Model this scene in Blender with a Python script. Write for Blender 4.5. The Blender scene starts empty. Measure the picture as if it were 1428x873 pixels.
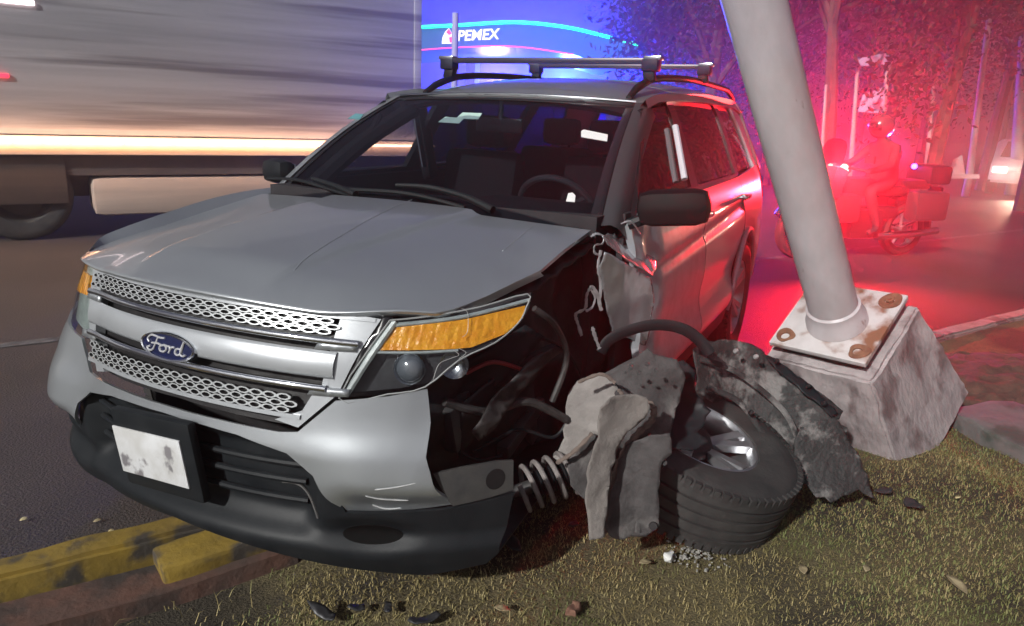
import bpy, bmesh, math, random
import numpy as np
from mathutils import Vector, Matrix, noise
from mathutils.geometry import delaunay_2d_cdt

random.seed(11)
C = bpy.context.scene.collection
SC = bpy.context.scene

# ------------------------------------------------------------------ camera
CAM = Vector((2.25510443, 1.71811723, 1.51856666))
RIGHT = Vector((-0.45531192, 0.88948011, 0.03893828))
DOWN = Vector((0.2156186, 0.15259358, -0.96448111))
FWD = Vector((-0.8638285, -0.43074393, -0.26126614))
FPX = 1011.448
cam = bpy.data.objects.new('camera', bpy.data.cameras.new('camera'))
C.objects.link(cam)
cam.matrix_world = Matrix.Translation(CAM) @ Matrix((RIGHT, -DOWN, -FWD)).transposed().to_4x4()
cam.data.sensor_width = 36
cam.data.lens = 36 * FPX / 1428
cam.data.clip_start = 0.05
cam.data.clip_end = 500
SC.camera = cam

# ------------------------------------------------------------------ night sky, key light, exposure
W = bpy.data.worlds.new('World'); SC.world = W; W.use_nodes = True
nt = W.node_tree; nt.nodes.clear()
out = nt.nodes.new('ShaderNodeOutputWorld'); bg = nt.nodes.new('ShaderNodeBackground')
tc = nt.nodes.new('ShaderNodeTexCoord'); sx = nt.nodes.new('ShaderNodeSeparateXYZ')
rmp = nt.nodes.new('ShaderNodeValToRGB')
rmp.color_ramp.elements[0].position = 0.0; rmp.color_ramp.elements[0].color = (0.050, 0.034, 0.055, 1)
rmp.color_ramp.elements[1].position = 0.7; rmp.color_ramp.elements[1].color = (0.062, 0.07, 0.11, 1)
nt.links.new(tc.outputs['Generated'], sx.inputs[0]); nt.links.new(sx.outputs['Z'], rmp.inputs[0])
nt.links.new(rmp.outputs[0], bg.inputs['Color']); bg.inputs['Strength'].default_value = 0.85
nt.links.new(bg.outputs[0], out.inputs['Surface'])

sun = bpy.data.objects.new('sun', bpy.data.lights.new('sun', 'SUN')); C.objects.link(sun)
sun.data.energy = 4.2; sun.data.angle = math.radians(1.6); sun.data.color = (1.0, 0.985, 0.95)
SUN_FROM = Vector((0.76, -0.10, 0.46)).normalized()
sun.rotation_euler = SUN_FROM.to_track_quat('Z', 'Y').to_euler()
SC.view_settings.view_transform = 'Standard'; SC.view_settings.look = 'None'
SC.view_settings.exposure = 0.45; SC.view_settings.gamma = 1.0
SC.cycles.max_bounces = 8; SC.cycles.transparent_max_bounces = 16; SC.cycles.volume_bounces = 0
SC.cycles.sample_clamp_indirect = 4.0
SC.cycles.use_denoising = True
SC.cycles.volume_step_rate = 4

# ------------------------------------------------------------------ pixel rays (calibration of the place from the photo)
def ray(px, py):
    return RIGHT * ((px - 714) / FPX) + DOWN * ((py - 436.5) / FPX) + FWD
def at(px, py, ax, v):
    q = ray(px, py); return CAM + q * ((v - CAM[ax]) / q[ax])
def at_plane(px, py, p, n):
    q = ray(px, py); p = Vector(p); n = Vector(n); return CAM + q * ((p - CAM).dot(n) / q.dot(n))
def lerp(v, xs, ys):
    # monotone cubic interpolation, so that curved panels have no kinks
    n = len(xs)
    if v <= xs[0]: return ys[0]
    if v >= xs[-1]: return ys[-1]
    i = 0
    while v > xs[i+1]: i += 1
    def sl(k): return (ys[k+1]-ys[k])/(xs[k+1]-xs[k])
    def tg(k):
        if k == 0: return sl(0)
        if k == n-1: return sl(n-2)
        a, b = sl(k-1), sl(k)
        return 0. if a*b <= 0 else 2*a*b/(a+b)
    h = xs[i+1]-xs[i]; t = (v-xs[i])/h
    return (2*t**3-3*t*t+1)*ys[i] + (t**3-2*t*t+t)*h*tg(i) + (3*t*t-2*t**3)*ys[i+1] + (t**3-t*t)*h*tg(i+1)
def smooth(a, b, v):
    t = min(1, max(0, (v - a) / (b - a))); return t * t * (3 - 2 * t)
# front fascia x = F(y,z), side y = S(x,z), hood z = H(x,y)
def F(y, z):
    prof = lerp(z, [.12, .25, .35, .55, .62, .7, .8, .88, .98, 1.06], [.85, .93, .97, 1.0, 1.0, .985, .965, .95, .915, .88])
    A = lerp(z, [.2, .5, .95, 1.1], [.75, .8, 1, 1.05])
    return prof - A * (.40 * y * y + .18 * y ** 4) + (.055 * smooth(.38, .70, -y) if y < 0 else 0)
def S(x, z):
    prof = lerp(z, [.2, .35, .6, .9, 1.12, 1.3, 1.5, 1.66, 1.75], [.86, .93, .965, .955, .915, .84, .75, .66, .55])
    xr = lerp(x, [-4.1, -3.8, -3.2, -2, -1, 0, .4, .7], [-.14, -.08, -.03, .002, .001, -.02, -.06, -.14])
    return prof + xr
def HE(y): return F(y, 1.01) + .022 - (36*max(0, y-.70)**2 if y > 0 else 0)
def H(x, y):
    c = lerp(x, [-.3, -.2, 0, .25, .5, .7, .8, .95], [1.172, 1.168, 1.157, 1.139, 1.114, 1.088, 1.072, 1.050])
    k = lerp(x, [-.2, .1, .3, .55, .75, .92], [.05, .10, .13, .15, .175, .18])
    ay = abs(y)
    bulge = .017 * (1 - smooth(.27 + (.5 - x) * .10, .31 + (.5 - x) * .10, ay)) * smooth(.86, .72, x)
    d = max(0, HE(y) - x)
    lip = .030 * max(0, 1 - d / .17) ** 2.2 * (1 - smooth(.42, .66, ay))
    wave = .0025*noise.noise(Vector((x*2.2, y*2.2, 3.))) + .012*noise.noise(Vector((x*4.5, y*4.5, 7.)))*smooth(.45, .80, y)*smooth(-.2, .1, x)
    return c - k * y * y - lip + bulge + wave
def on_surf(px, py, f, lo=.9, hi=8, n=1500):
    q = ray(px, py); pv = None; pt = lo
    for i in range(n):
        t = lo + (hi - lo) * i / n; p = CAM + q * t; v = f(p)
        if pv is not None and pv > 0 >= v:
            for _ in range(20):
                m = (pt + t) / 2
                if f(CAM + q * m) > 0: pt = m
                else: t = m
            return CAM + q * t
        pv = v; pt = t
    return CAM + q * hi
def yz(px, py):
    p = on_surf(px, py, lambda p: p.x - F(p.y, min(1.2, max(.1, p.z))), .8, 4); return (p.y, p.z)
def xz(px, py):
    p = on_surf(px, py, lambda p: p.y - S(p.x, p.z), .9, 8); return (p.x, p.z)
def YZ(*pts): return [yz(*p) for p in pts]
def XZ(*pts): return [xz(*p) for p in pts]

# ------------------------------------------------------------------ materials
MATS = {}
def mat(name, c1, c2=None, rough=.5, metal=0., scale=8., bump=0., bscale=None, coat=0., rvar=0., spec=.5, detail=6, lo=.35, hi=.65, stretch=None, emit=None, es=0., c3=None, s3=1.5, lo3=.5, hi3=.62):
    if name in MATS: return MATS[name]
    m = bpy.data.materials.new(name); m.use_nodes = True; N = m.node_tree.nodes; L = m.node_tree.links
    b = N['Principled BSDF']; b.inputs['Roughness'].default_value = rough; b.inputs['Metallic'].default_value = metal
    b.inputs['Coat Weight'].default_value = coat; b.inputs['Coat Roughness'].default_value = .06
    b.inputs['Specular IOR Level'].default_value = spec
    b.inputs['Base Color'].default_value = (*c1, 1)
    t = N.new('ShaderNodeTexCoord'); src = t.outputs['Object']
    if stretch:
        mp = N.new('ShaderNodeMapping'); mp.inputs['Rotation'].default_value = (0, 0, stretch[3]); mp.inputs['Scale'].default_value = stretch[:3]
        L.new(src, mp.inputs[0]); src = mp.outputs[0]
    if c2:
        n = N.new('ShaderNodeTexNoise'); n.inputs['Scale'].default_value = scale; n.inputs['Detail'].default_value = detail; n.inputs['Roughness'].default_value = .62
        L.new(src, n.inputs['Vector'])
        r = N.new('ShaderNodeValToRGB'); r.color_ramp.elements[0].position = lo; r.color_ramp.elements[1].position = hi
        r.color_ramp.elements[0].color = (*c1, 1); r.color_ramp.elements[1].color = (*c2, 1)
        L.new(n.outputs['Fac'], r.inputs[0]); col = r.outputs[0]
        if c3:
            n3 = N.new('ShaderNodeTexNoise'); n3.inputs['Scale'].default_value = s3; n3.inputs['Detail'].default_value = 5
            L.new(src, n3.inputs['Vector'])
            r3 = N.new('ShaderNodeValToRGB'); r3.color_ramp.elements[0].position = lo3; r3.color_ramp.elements[1].position = hi3
            L.new(n3.outputs['Fac'], r3.inputs[0])
            mx = N.new('ShaderNodeMix'); mx.data_type = 'RGBA'; L.new(r3.outputs[0], mx.inputs[0]); L.new(col, mx.inputs[6]); mx.inputs[7].default_value = (*c3, 1)
            col = mx.outputs[2]
        L.new(col, b.inputs['Base Color'])
        if rvar:
            mr = N.new('ShaderNodeMapRange'); mr.inputs['To Min'].default_value = rough - rvar; mr.inputs['To Max'].default_value = rough + rvar
            L.new(n.outputs['Fac'], mr.inputs[0]); L.new(mr.outputs[0], b.inputs['Roughness'])
    if bump:
        n2 = N.new('ShaderNodeTexNoise'); n2.inputs['Scale'].default_value = bscale or scale * 4; n2.inputs['Detail'].default_value = 5
        L.new(src, n2.inputs['Vector'])
        bp = N.new('ShaderNodeBump'); bp.inputs['Strength'].default_value = bump; bp.inputs['Distance'].default_value = .01
        L.new(n2.outputs['Fac'], bp.inputs['Height']); L.new(bp.outputs[0], b.inputs['Normal'])
    if emit:
        b.inputs['Emission Color'].default_value = (*emit, 1); b.inputs['Emission Strength'].default_value = es
    MATS[name] = m; return m
def glass(name, tint, gloss=.04, rough=.02):
    if name in MATS: return MATS[name]
    m = bpy.data.materials.new(name); m.use_nodes = True; N = m.node_tree.nodes; L = m.node_tree.links; N.clear()
    o = N.new('ShaderNodeOutputMaterial'); t = N.new('ShaderNodeBsdfTransparent'); t.inputs[0].default_value = (*tint, 1)
    g = N.new('ShaderNodeBsdfGlossy'); g.inputs['Roughness'].default_value = rough; g.inputs[0].default_value = (.9, .9, .9, 1)
    f = N.new('ShaderNodeFresnel'); f.inputs[0].default_value = 1.45
    mul = N.new('ShaderNodeMath'); mul.operation = 'MULTIPLY'
    geo = N.new('ShaderNodeNewGeometry'); inv = N.new('ShaderNodeMath'); inv.operation = 'SUBTRACT'; inv.inputs[0].default_value = 1.
    L.new(geo.outputs['Backfacing'], inv.inputs[1]); L.new(inv.outputs[0], mul.inputs[1])
    L.new(f.outputs[0], mul.inputs[0])
    x = N.new('ShaderNodeMixShader'); L.new(mul.outputs[0], x.inputs[0]); L.new(t.outputs[0], x.inputs[1]); L.new(g.outputs[0], x.inputs[2])
    L.new(x.outputs[0], o.inputs['Surface']); MATS[name] = m; return m
def emis(name, col, s): return mat(name, (col[0]*.3, col[1]*.3, col[2]*.3), emit=col, es=s)

SILVER = mat('silver_paint', (.40, .425, .445), (.44, .465, .485), rough=.30, metal=.66, scale=3, coat=.7, rvar=.05, lo=.2, hi=.8)
SILVERD = mat('scuffed_silver_paint', (.40, .43, .46), (.33, .33, .34), rough=.38, metal=.45, scale=14, coat=.3, rvar=.1, lo=.4, hi=.75, bump=.05)
TORN = mat('torn_silver_metal', (.46, .47, .49), (.38, .38, .40), rough=.26, metal=.6, scale=9, coat=.5, bump=.05, bscale=20)
CHROME = mat('chrome', (.75, .77, .8), rough=.08, metal=1.)
DCHROME = mat('dull_chrome', (.55, .57, .6), (.4, .42, .44), rough=.2, metal=1., scale=6)
BLACKP = mat('black_plastic', (.008, .010, .012), (.014, .016, .018), rough=.5, spec=.22, scale=10, bump=.06, bscale=300)
BLACKB = mat('black_bay', (.010, .009, .010), (.03, .028, .028), rough=.55, scale=7, bump=.5, bscale=14, lo=.5, hi=.75)
GLOSSB = mat('gloss_black', (.012, .012, .014), rough=.15, coat=.5)
GREYM = mat('grey_bracket_metal', (.07, .07, .072), (.11, .105, .10), rough=.45, metal=.5, scale=9, bump=.1)
RUBBER = mat('tyre_rubber', (.022, .021, .021), (.045, .042, .04), rough=.75, scale=9, bump=.25, bscale=60)
ALLOY = mat('alloy_rim', (.5, .51, .53), (.36, .36, .37), rough=.3, metal=.85, scale=7)
MUD = mat('mud_caked_liner', (.022, .021, .021), (.15, .14, .135), rough=.7, scale=9, detail=12, bump=.8, bscale=50, lo=.50, hi=.60)
GREYL = mat('grey_felt_liner', (.27, .25, .235), (.17, .155, .148), rough=.95, scale=14, detail=12, bump=.3, bscale=90, c3=(.15, .135, .125), s3=6, lo3=.55, hi3=.64, lo=.25, hi=.8)
GREYL2 = mat('dark_felt_liner', (.065, .060, .060), (.03, .028, .028), rough=.75, scale=18, detail=12, bump=.3, bscale=80, c3=(.13, .12, .115), s3=7, lo3=.54, hi3=.68)
AMBER = mat('amber_reflector', (.80, .27, .01), (.95, .42, .03), rough=.16, scale=26, coat=1., bump=.5, bscale=70)
INTER = mat('dark_interior', (.012, .010, .013), (.02, .017, .02), rough=.8, scale=12)
SEATM = mat('dark_seat_fabric', (.010, .009, .011), (.016, .014, .016), rough=.9, scale=30)
WGLASS = glass('windscreen_glass', (.66, .68, .72), .05)
TGLASS = glass('tinted_window_glass', (.10, .10, .12), .05)
CLEARL = glass('headlamp_lens', (.9, .92, .93), .05)
PAPER = mat('pale_green_sticker', (.45, .62, .56), rough=.6, emit=None)
WPAPER = mat('white_paper', (.72, .72, .70), rough=.7)

# ------------------------------------------------------------------ helpers
def tag(o, label=None, cat=None, group=None, kind=None):
    if label: o['label'] = label
    if cat: o['category'] = cat
    if group: o['group'] = group
    if kind: o['kind'] = kind
    return o
def thing(name, label, cat, loc=(0, 0, 0), rot=(0, 0, 0), group=None):
    o = bpy.data.objects.new(name, None); C.objects.link(o); o.location = loc; o.rotation_euler = rot
    o.empty_display_size = .2
    return tag(o, label, cat, group)
def link(name, me, m, parent=None):
    o = bpy.data.objects.new(name, me); C.objects.link(o)
    if m and not me.materials: me.materials.append(m)
    if parent: o.parent = parent
    return o
def obj(name, bm, m, parent=None, smooth_=True, ang=40, recalc=True):
    if recalc: bmesh.ops.recalc_face_normals(bm, faces=bm.faces)
    if smooth_:
        a = math.radians(ang)
        for f in bm.faces: f.smooth = True
        for e in bm.edges:
            if len(e.link_faces) != 2 or e.calc_face_angle(0) > a: e.smooth = False
    me = bpy.data.meshes.new(name); bm.to_mesh(me); bm.free()
    return link(name, me, m, parent)
def B(): return bmesh.new()
def box(bm, c, s, rot=None, bev=0.):
    mtx = Matrix.Translation(c) @ (rot.to_4x4() if rot else Matrix.Identity(4)) @ Matrix.Diagonal((*s, 1))
    r = bmesh.ops.create_cube(bm, size=1, matrix=mtx)
    if bev:
        es = list({e for v in r['verts'] for e in v.link_edges})
        bmesh.ops.bevel(bm, geom=es, offset=bev, segments=2, affect='EDGES', profile=.6)
    return bm
def prism(bm, poly, f0, f1):
    a = [bm.verts.new(f0(*p)) for p in poly]; b = [bm.verts.new(f1(*p)) for p in poly]; n = len(poly)
    bm.faces.new(a); bm.faces.new(b[::-1])
    for i in range(n): bm.faces.new((a[i], b[i], b[(i+1) % n], a[(i+1) % n]))
    return bm
def frames(pts):
    T = []
    for i in range(len(pts)):
        T.append((pts[min(i+1, len(pts)-1)] - pts[max(i-1, 0)]).normalized())
    u = T[0].orthogonal().normalized(); out_ = []
    for t in T:
        u = (u - t * u.dot(t)).normalized(); out_.append((t, u, t.cross(u)))
    return out_
def tube(bm, pts, r, seg=10, cap=True, flat=1.):
    pts = [Vector(p) for p in pts]; rr = r if isinstance(r, (list, tuple)) else [r] * len(pts); rings = []
    for p, (t, u, v), q in zip(pts, frames(pts), rr):
        rings.append([bm.verts.new(p + (u * math.cos(6.28318 * k / seg) * flat + v * math.sin(6.28318 * k / seg)) * q) for k in range(seg)])
    for a, b in zip(rings, rings[1:]):
        for k in range(seg): bm.faces.new((a[k], a[(k+1) % seg], b[(k+1) % seg], b[k]))
    if cap: bm.faces.new(rings[0][::-1]); bm.faces.new(rings[-1])
    return bm
def spline(pts, n=8):
    pts = [Vector(p) for p in pts]; o = []
    for i in range(len(pts) - 1):
        p0, p1, p2, p3 = pts[max(i-1, 0)], pts[i], pts[i+1], pts[min(i+2, len(pts)-1)]
        for k in range(n):
            t = k / n
            o.append(.5 * ((2*p1) + (p2-p0)*t + (2*p0-5*p1+4*p2-p3)*t*t + (3*p1-p0-3*p2+p3)*t**3))
    o.append(pts[-1]); return o
def lathe(bm, prof, mtx, seg=48, close=False):
    rings = []
    for r, h in prof:
        rings.append([bm.verts.new(mtx @ Vector((r*math.cos(6.283185*k/seg), r*math.sin(6.283185*k/seg), h))) for k in range(seg)])
    pr = list(zip(rings, rings[1:])) + ([(rings[-1], rings[0])] if close else [])
    for a, b in pr:
        for k in range(seg): bm.faces.new((a[k], a[(k+1) % seg], b[(k+1) % seg], b[k]))
    return rings
def inside(p, poly):
    x, y = p; c = False; n = len(poly)
    for i in range(n):
        x1, y1 = poly[i]; x2, y2 = poly[(i+1) % n]
        if (y1 > y) != (y2 > y) and x < (x2-x1)*(y-y1)/(y2-y1)+x1: c = not c
    return c
def chaikin(poly, k):
    for _ in range(k):
        q = []
        for i in range(len(poly)):
            a, b = poly[i], poly[(i+1) % len(poly)]
            q += [(a[0]*.75+b[0]*.25, a[1]*.75+b[1]*.25), (a[0]*.25+b[0]*.75, a[1]*.25+b[1]*.75)]
        poly = q
    return poly
def tri2d(poly, res):
    bd = []
    for i in range(len(poly)):
        a, b = Vector(poly[i]), Vector(poly[(i+1) % len(poly)]); n = max(1, int((b-a).length/res))
        for k in range(n): bd.append(tuple(a + (b-a)*(k/n)))
    n = len(bd); us = [p[0] for p in bd]; vs = [p[1] for p in bd]; pts = list(bd)
    edges = [(Vector(bd[i]), Vector(bd[(i+1) % n])) for i in range(n)]
    ba = np.array(bd)
    u = min(us); row = 0
    while u < max(us):
        v = min(vs) + (row % 2) * res * .5
        while v < max(vs):
            if inside((u, v), bd) and np.min((ba[:, 0]-u)**2 + (ba[:, 1]-v)**2) > (res*.5)**2: pts.append((u, v))
            v += res
        u += res * .87; row += 1
    r = delaunay_2d_cdt([Vector(p) for p in pts], [(i, (i+1) % n) for i in range(n)], [list(range(n))], 1, 1e-6)
    return [tuple(v) for v in r[0]], [f for f in r[2]]
def sheet_bm(bm, poly, fn, out_dir, thick=.012, res=.03, rnd=0):
    """solid curved panel: fn(u,v) -> Vector, out_dir(u,v) or Vector -> outward direction"""
    if rnd: poly = chaikin(poly, rnd)
    vs, fs = tri2d(poly, res)
    P = [Vector(fn(*p)) for p in vs]
    Nn = [Vector((0, 0, 0)) for _ in P]
    for f in fs:
        n = (P[f[1]]-P[f[0]]).cross(P[f[2]]-P[f[0]])
        for i in f: Nn[i] += n
    od = Vector(out_dir)
    tot = sum(Nn, Vector((0, 0, 0))); sgn = 1 if tot.dot(od) > 0 else -1
    Nn = [(n*sgn).normalized() if n.length > 1e-12 else od for n in Nn]
    a = [bm.verts.new(p) for p in P]; b = [bm.verts.new(p - n*thick) for p, n in zip(P, Nn)]
    cnt = {}
    for f in fs:
        ff = f if sgn > 0 else f[::-1]
        try:
            bm.faces.new([a[i] for i in ff]); bm.faces.new([b[i] for i in ff[::-1]])
        except ValueError: continue
        for i in range(len(ff)):
            e = (ff[i], ff[(i+1) % len(ff)]); cnt[e] = 1
    for (i, j) in cnt:
        if (j, i) not in cnt:
            try: bm.faces.new((a[j], a[i], b[i], b[j]))
            except ValueError: pass
    return bm
def sheet(name, poly, fn, od, m, parent, thick=.012, res=.03, rnd=0, ang=50):
    return obj(name, sheet_bm(B(), poly, fn, od, thick, res, rnd), m, parent, ang=ang, recalc=False)
def solid(name, P, Nn, fs, m, parent, thick):
    n = len(P); V_ = [tuple(p) for p in P] + [tuple(p-q*thick) for p, q in zip(P, Nn)]
    F_ = [tuple(f) for f in fs] + [tuple(i+n for i in f[::-1]) for f in fs]; kind = [0]*len(fs) + [1]*len(fs)
    ed = set()
    for f in fs:
        for i in range(len(f)): ed.add((f[i], f[(i+1) % len(f)]))
    for (i, j) in ed:
        if (j, i) not in ed: F_.append((j, i, i+n, j+n)); kind.append(2)
    me = bpy.data.meshes.new(name); me.from_pydata(V_, [], F_); me.update()
    nl = []
    for pl, k in zip(me.polygons, kind):
        pl.use_smooth = True
        for vi in pl.vertices: nl.append(tuple(Nn[vi]) if k == 0 else tuple(-Nn[vi-n]) if k == 1 else tuple(pl.normal))
    me.normals_split_custom_set(nl)
    return link(name, me, m, parent)
def fd_normals(pts, fn, e, od):
    out_ = []
    for a, b in pts:
        n = (V3f(fn(a+e, b))-V3f(fn(a-e, b))).cross(V3f(fn(a, b+e))-V3f(fn(a, b-e)))
        n = n.normalized() if n.length > 1e-14 else Vector(od).normalized(); out_.append(n)
    t = sum(out_, Vector((0, 0, 0)))
    return [-n for n in out_] if t.dot(Vector(od)) < 0 else out_
V3f = Vector
def gsheet(name, fn, ns, nt, od, m, parent, thick=.012, tpow=1., e=.004):
    pts = [(i/(ns-1), (j/(nt-1))**tpow) for i in range(ns) for j in range(nt)]
    P = [Vector(fn(*p)) for p in pts]; Nn = fd_normals(pts, lambda a, b: fn(min(1, max(0, a)), min(1, max(0, b))), e, od)
    fs = [(i*nt+j, (i+1)*nt+j, (i+1)*nt+j+1, i*nt+j+1) for i in range(ns-1) for j in range(nt-1)]
    f = fs[len(fs)//2]; nn = (P[f[1]]-P[f[0]]).cross(P[f[2]]-P[f[0]])
    if nn.dot(Nn[f[0]]) < 0: fs = [q[::-1] for q in fs]
    return solid(name, P, Nn, fs, m, parent, thick)
def fz(p, s=1., seed=0): return noise.noise(Vector(p)*s + Vector((seed*7.3, seed*3.1, seed*1.7)))
def asheet(name, poly, fn, od, m, parent, thick=.012, res=.03, rnd=0, e=.004):
    if rnd: poly = chaikin(poly, rnd)
    pts, fs = tri2d(poly, res); P = [Vector(fn(*p)) for p in pts]; Nn = fd_normals(pts, fn, e, od)
    fs = [f if (P[f[1]]-P[f[0]]).cross(P[f[2]]-P[f[0]]).dot(Nn[f[0]]) > 0 else f[::-1] for f in fs]
    return solid(name, P, Nn, fs, m, parent, thick)
def crumple(name, pxpoly, p, n, m, parent, amp=.03, freq=6, thick=.004, res=.02, seed=0, fold=0., od=None, ang=14, rag=.0):
    """torn sheet: outline measured from the photo, on a plane through p with normal n, creased, dented, with ragged edges"""
    n = Vector(n).normalized(); p = Vector(p)
    u = Vector((0, 0, 1)).cross(n).normalized(); v = n.cross(u)
    poly = []
    for q in pxpoly:
        w = at_plane(q[0], q[1], p, n) - p; poly.append((w.dot(u), w.dot(v)))
    if rag:
        fine = []
        for i in range(len(poly)):
            a, b = Vector(poly[i]), Vector(poly[(i+1) % len(poly)]); k_ = max(1, int((b-a).length/.022)); nrm = Vector((b-a).orthogonal()).normalized()
            for j in range(k_):
                q = a+(b-a)*(j/k_); fine.append(tuple(q + nrm*rag*fz((q.x, q.y, seed), 32, seed) + nrm*rag*.5*(random.random()-.5)))
        poly = fine
    def fn(a, b):
        w = p + u*a + v*b
        n1 = abs(fz(w, freq, seed)); n2 = abs(fz(w, freq*2.1, seed+3)); n3 = abs(fz((w.x*1.7, w.y*.6, w.z*.9), freq*4.2, seed+5))
        d = amp*(1.6*fz(w, freq*.6, seed+9) + 1.0*(.3-n1) + .32*(.25-n2) + .10*(.25-n3)) + fold*abs(math.sin((a*.8+b*.25)*freq*1.4+seed))
        return w + n*d
    return sheet(name, poly, fn, n, m, parent, thick, res, 0, ang)
def copy_tree(o, parent=None):
    c = o.copy(); C.objects.link(c); c.parent = parent
    for ch in list(o.children): copy_tree(ch, c)
    return c

# ------------------------------------------------------------------ road, median, kerb
ROADD = Vector((-.872, .49, 0)).normalized(); ROADN = Vector((.49, .872, 0)).normalized(); K0 = Vector((.70, -.25, 0))
def rd(s, l, z=0.): return K0 + ROADD*s + ROADN*l + Vector((0, 0, z))     # along the kerb, across it (+ = median)
ASPH = mat('asphalt', (.022, .019, .018), (.125, .102, .092), rough=.58, scale=95, bump=1., bscale=95, rvar=.16, lo=.38, hi=.68, c3=(.035, .032, .032), s3=.7, lo3=.4, hi3=.7, spec=.35)
bm = B()
gs = [-60, -30, -12, -6] + [x*.5-4 for x in range(0, 33)] + [16, 24, 40, 80, 140]
ls = [-90, -50, -25, -14, -10, -8, -6, -5, -4, -3, -2, -1.2, -.6, 0.02, 4, 8.05, 12, 30, 60]
gv = [[bm.verts.new(rd(s, l)) for l in ls] for s in gs]
for i in range(len(gs)-1):
    for j in range(len(ls)-1): bm.faces.new((gv[i][j], gv[i+1][j], gv[i+1][j+1], gv[i][j+1]))
tag(obj('road', bm, ASPH), 'dark asphalt road beside the median', kind='structure')
SOIL = mat('dry_soil', (.075, .060, .028), (.15, .12, .058), rough=.95, scale=60, detail=8, bump=1., bscale=120, c3=(.035, .028, .018), s3=1.6, lo3=.45, hi3=.6)
MZ = .10
def mz(s, l):
    p = rd(s, l); d = .022*fz(p, 1.4) + .012*fz(p, 5)
    d -= .07*smooth(.75, .35, l)*smooth(1.0, .2, s)*smooth(-3, -.5, s)*smooth(-.06, .06, l-.05)
    return MZ + d
bm = B()
gs = [-8, -5, -3] + [x*.07-1.8 for x in range(0, 110)] + [6.5, 8, 11, 16, 25, 40]
ls = [.10, .2] + [.26+x*.07 for x in range(0, 46)] + [3.8, 5, 6.5, 8.0]
gv = [[bm.verts.new(rd(s, l, mz(s, l))) for l in ls] for s in gs]
for i in range(len(gs)-1):
    for j in range(len(ls)-1): bm.faces.new((gv[i][j], gv[i+1][j], gv[i+1][j+1], gv[i][j+1]))
tag(obj('median_ground', bm, SOIL), 'dry grassy median strip', kind='structure')
YELLOW = mat('worn_shaded_yellow_paint', (.25, .165, .022), (.15, .10, .022), rough=.8, scale=7, bump=.35, bscale=40, c3=(.05, .042, .034), s3=9, lo3=.50, hi3=.62)  # worn yellow, darkened further to stand for the shadow at lower left
CONC = mat('kerb_concrete', (.17, .16, .15), (.26, .25, .23), rough=.9, scale=6, bump=.5, bscale=35, c3=(.09, .085, .08), s3=5)
REDC = mat('red_lit_worn_concrete', (.10, .048, .034), (.06, .04, .033), rough=.9, scale=8, bump=.6, bscale=30, c3=(.035, .026, .022), s3=4)  # orange light and lower-left shade are put into this concrete's colour
def rock(bm, amp, f, seed):
    bmesh.ops.subdivide_edges(bm, edges=bm.edges, cuts=5, use_grid_fill=True)
    for v in bm.verts:
        v.co += Vector((fz(v.co, f, seed), fz(v.co, f, seed+1), fz(v.co, f, seed+2)))*amp
    return bm
RK = Matrix((ROADD, ROADN, Vector((0, 0, 1)))).transposed()
def kerb(s0, s1, m, seed, h=.14, name='kerb_stone'):
    bm = B(); box(bm, (0, 0, 0), (s1-s0-.012, .13, h+.1)); 
    bmesh.ops.subdivide_edges(bm, edges=[e for e in bm.edges if abs(e.verts[0].co.x-e.verts[1].co.x) > .1], cuts=14)
    es = [e for e in bm.edges if abs(e.verts[0].co.x-e.verts[1].co.x) > .01 and e.verts[0].co.z > 0 and e.verts[1].co.z > 0]
    bmesh.ops.bevel(bm, geom=es, offset=.015, segments=2, affect='EDGES')
    for v in bm.verts: v.co += Vector((0, fz(v.co+Vector((s0, 0, 0)), 6, seed), fz(v.co+Vector((s0, 0, 0)), 5, seed+1)))*.010
    o = obj(name, bm, m); o.matrix_world = Matrix.Translation(rd((s0+s1)/2, .045, h/2-.05)) @ RK.to_4x4()
    return o
GK = 'kerb stones edging the median'
for i, (s0, lab) in enumerate(((-1.86, 'worn yellow kerb stone running out at the lower left edge'), (-.91, 'worn yellow kerb stone ending under the bumper, beside the asphalt'))):
    tag(kerb(s0, s0+.95, YELLOW, i), lab, 'kerb stone', 'yellow kerb stones at lower left')
for i, lab in enumerate(('kerb stone hidden low behind the rear wheel of the SUV', 'kerb stone half hidden behind the concrete footing', 'kerb stone just right of the concrete footing, in red light', 'kerb stone running out at the right edge, in red light')):
    s0 = 4.0+i*.95
    tag(kerb(s0, s0+.95, CONC, i+5), lab, 'kerb stone', 'kerb stones on the far side')

# ------------------------------------------------------------------ SUV
suv = thing('suv', 'silver SUV with its front left corner torn off, resting over the kerb', 'car', (0, 0, 0))
V3 = Vector
# hood
def hoodf(a, b):
    y = -.80+1.60*a; x0 = HE(y); x1 = -.12-.075*(y/.8)**2
    if b < .08:
        t = b/.08; return (x0-.030*(1-t)**2+.0, y, H(x0, y)-.022*(1-t)**1.3)
    x = x0+(x1-x0)*(b-.08)/.92
    return (x, y, H(x, y))
gsheet('hood', hoodf, 81, 56, (0, 0, 1), SILVER, suv, .014, 1.5, .003)
HOODP = bpy.data.objects['hood']
for (x0, y0), (x1, y1) in (((.74, .27), (-.16, .047)), ((.19, .646), (-.15, .604))):
    pts = [(x0+(x1-x0)*t, y0+(y1-y0)*t) for t in np.linspace(0, 1, 24)]
    obj('pale_hood_line', tube(B(), [(x, y, H(x, y)-.0004) for x, y in pts], .0022, 6), SILVERD, HOODP)  # thin pale line laid flush along the hood
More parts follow.
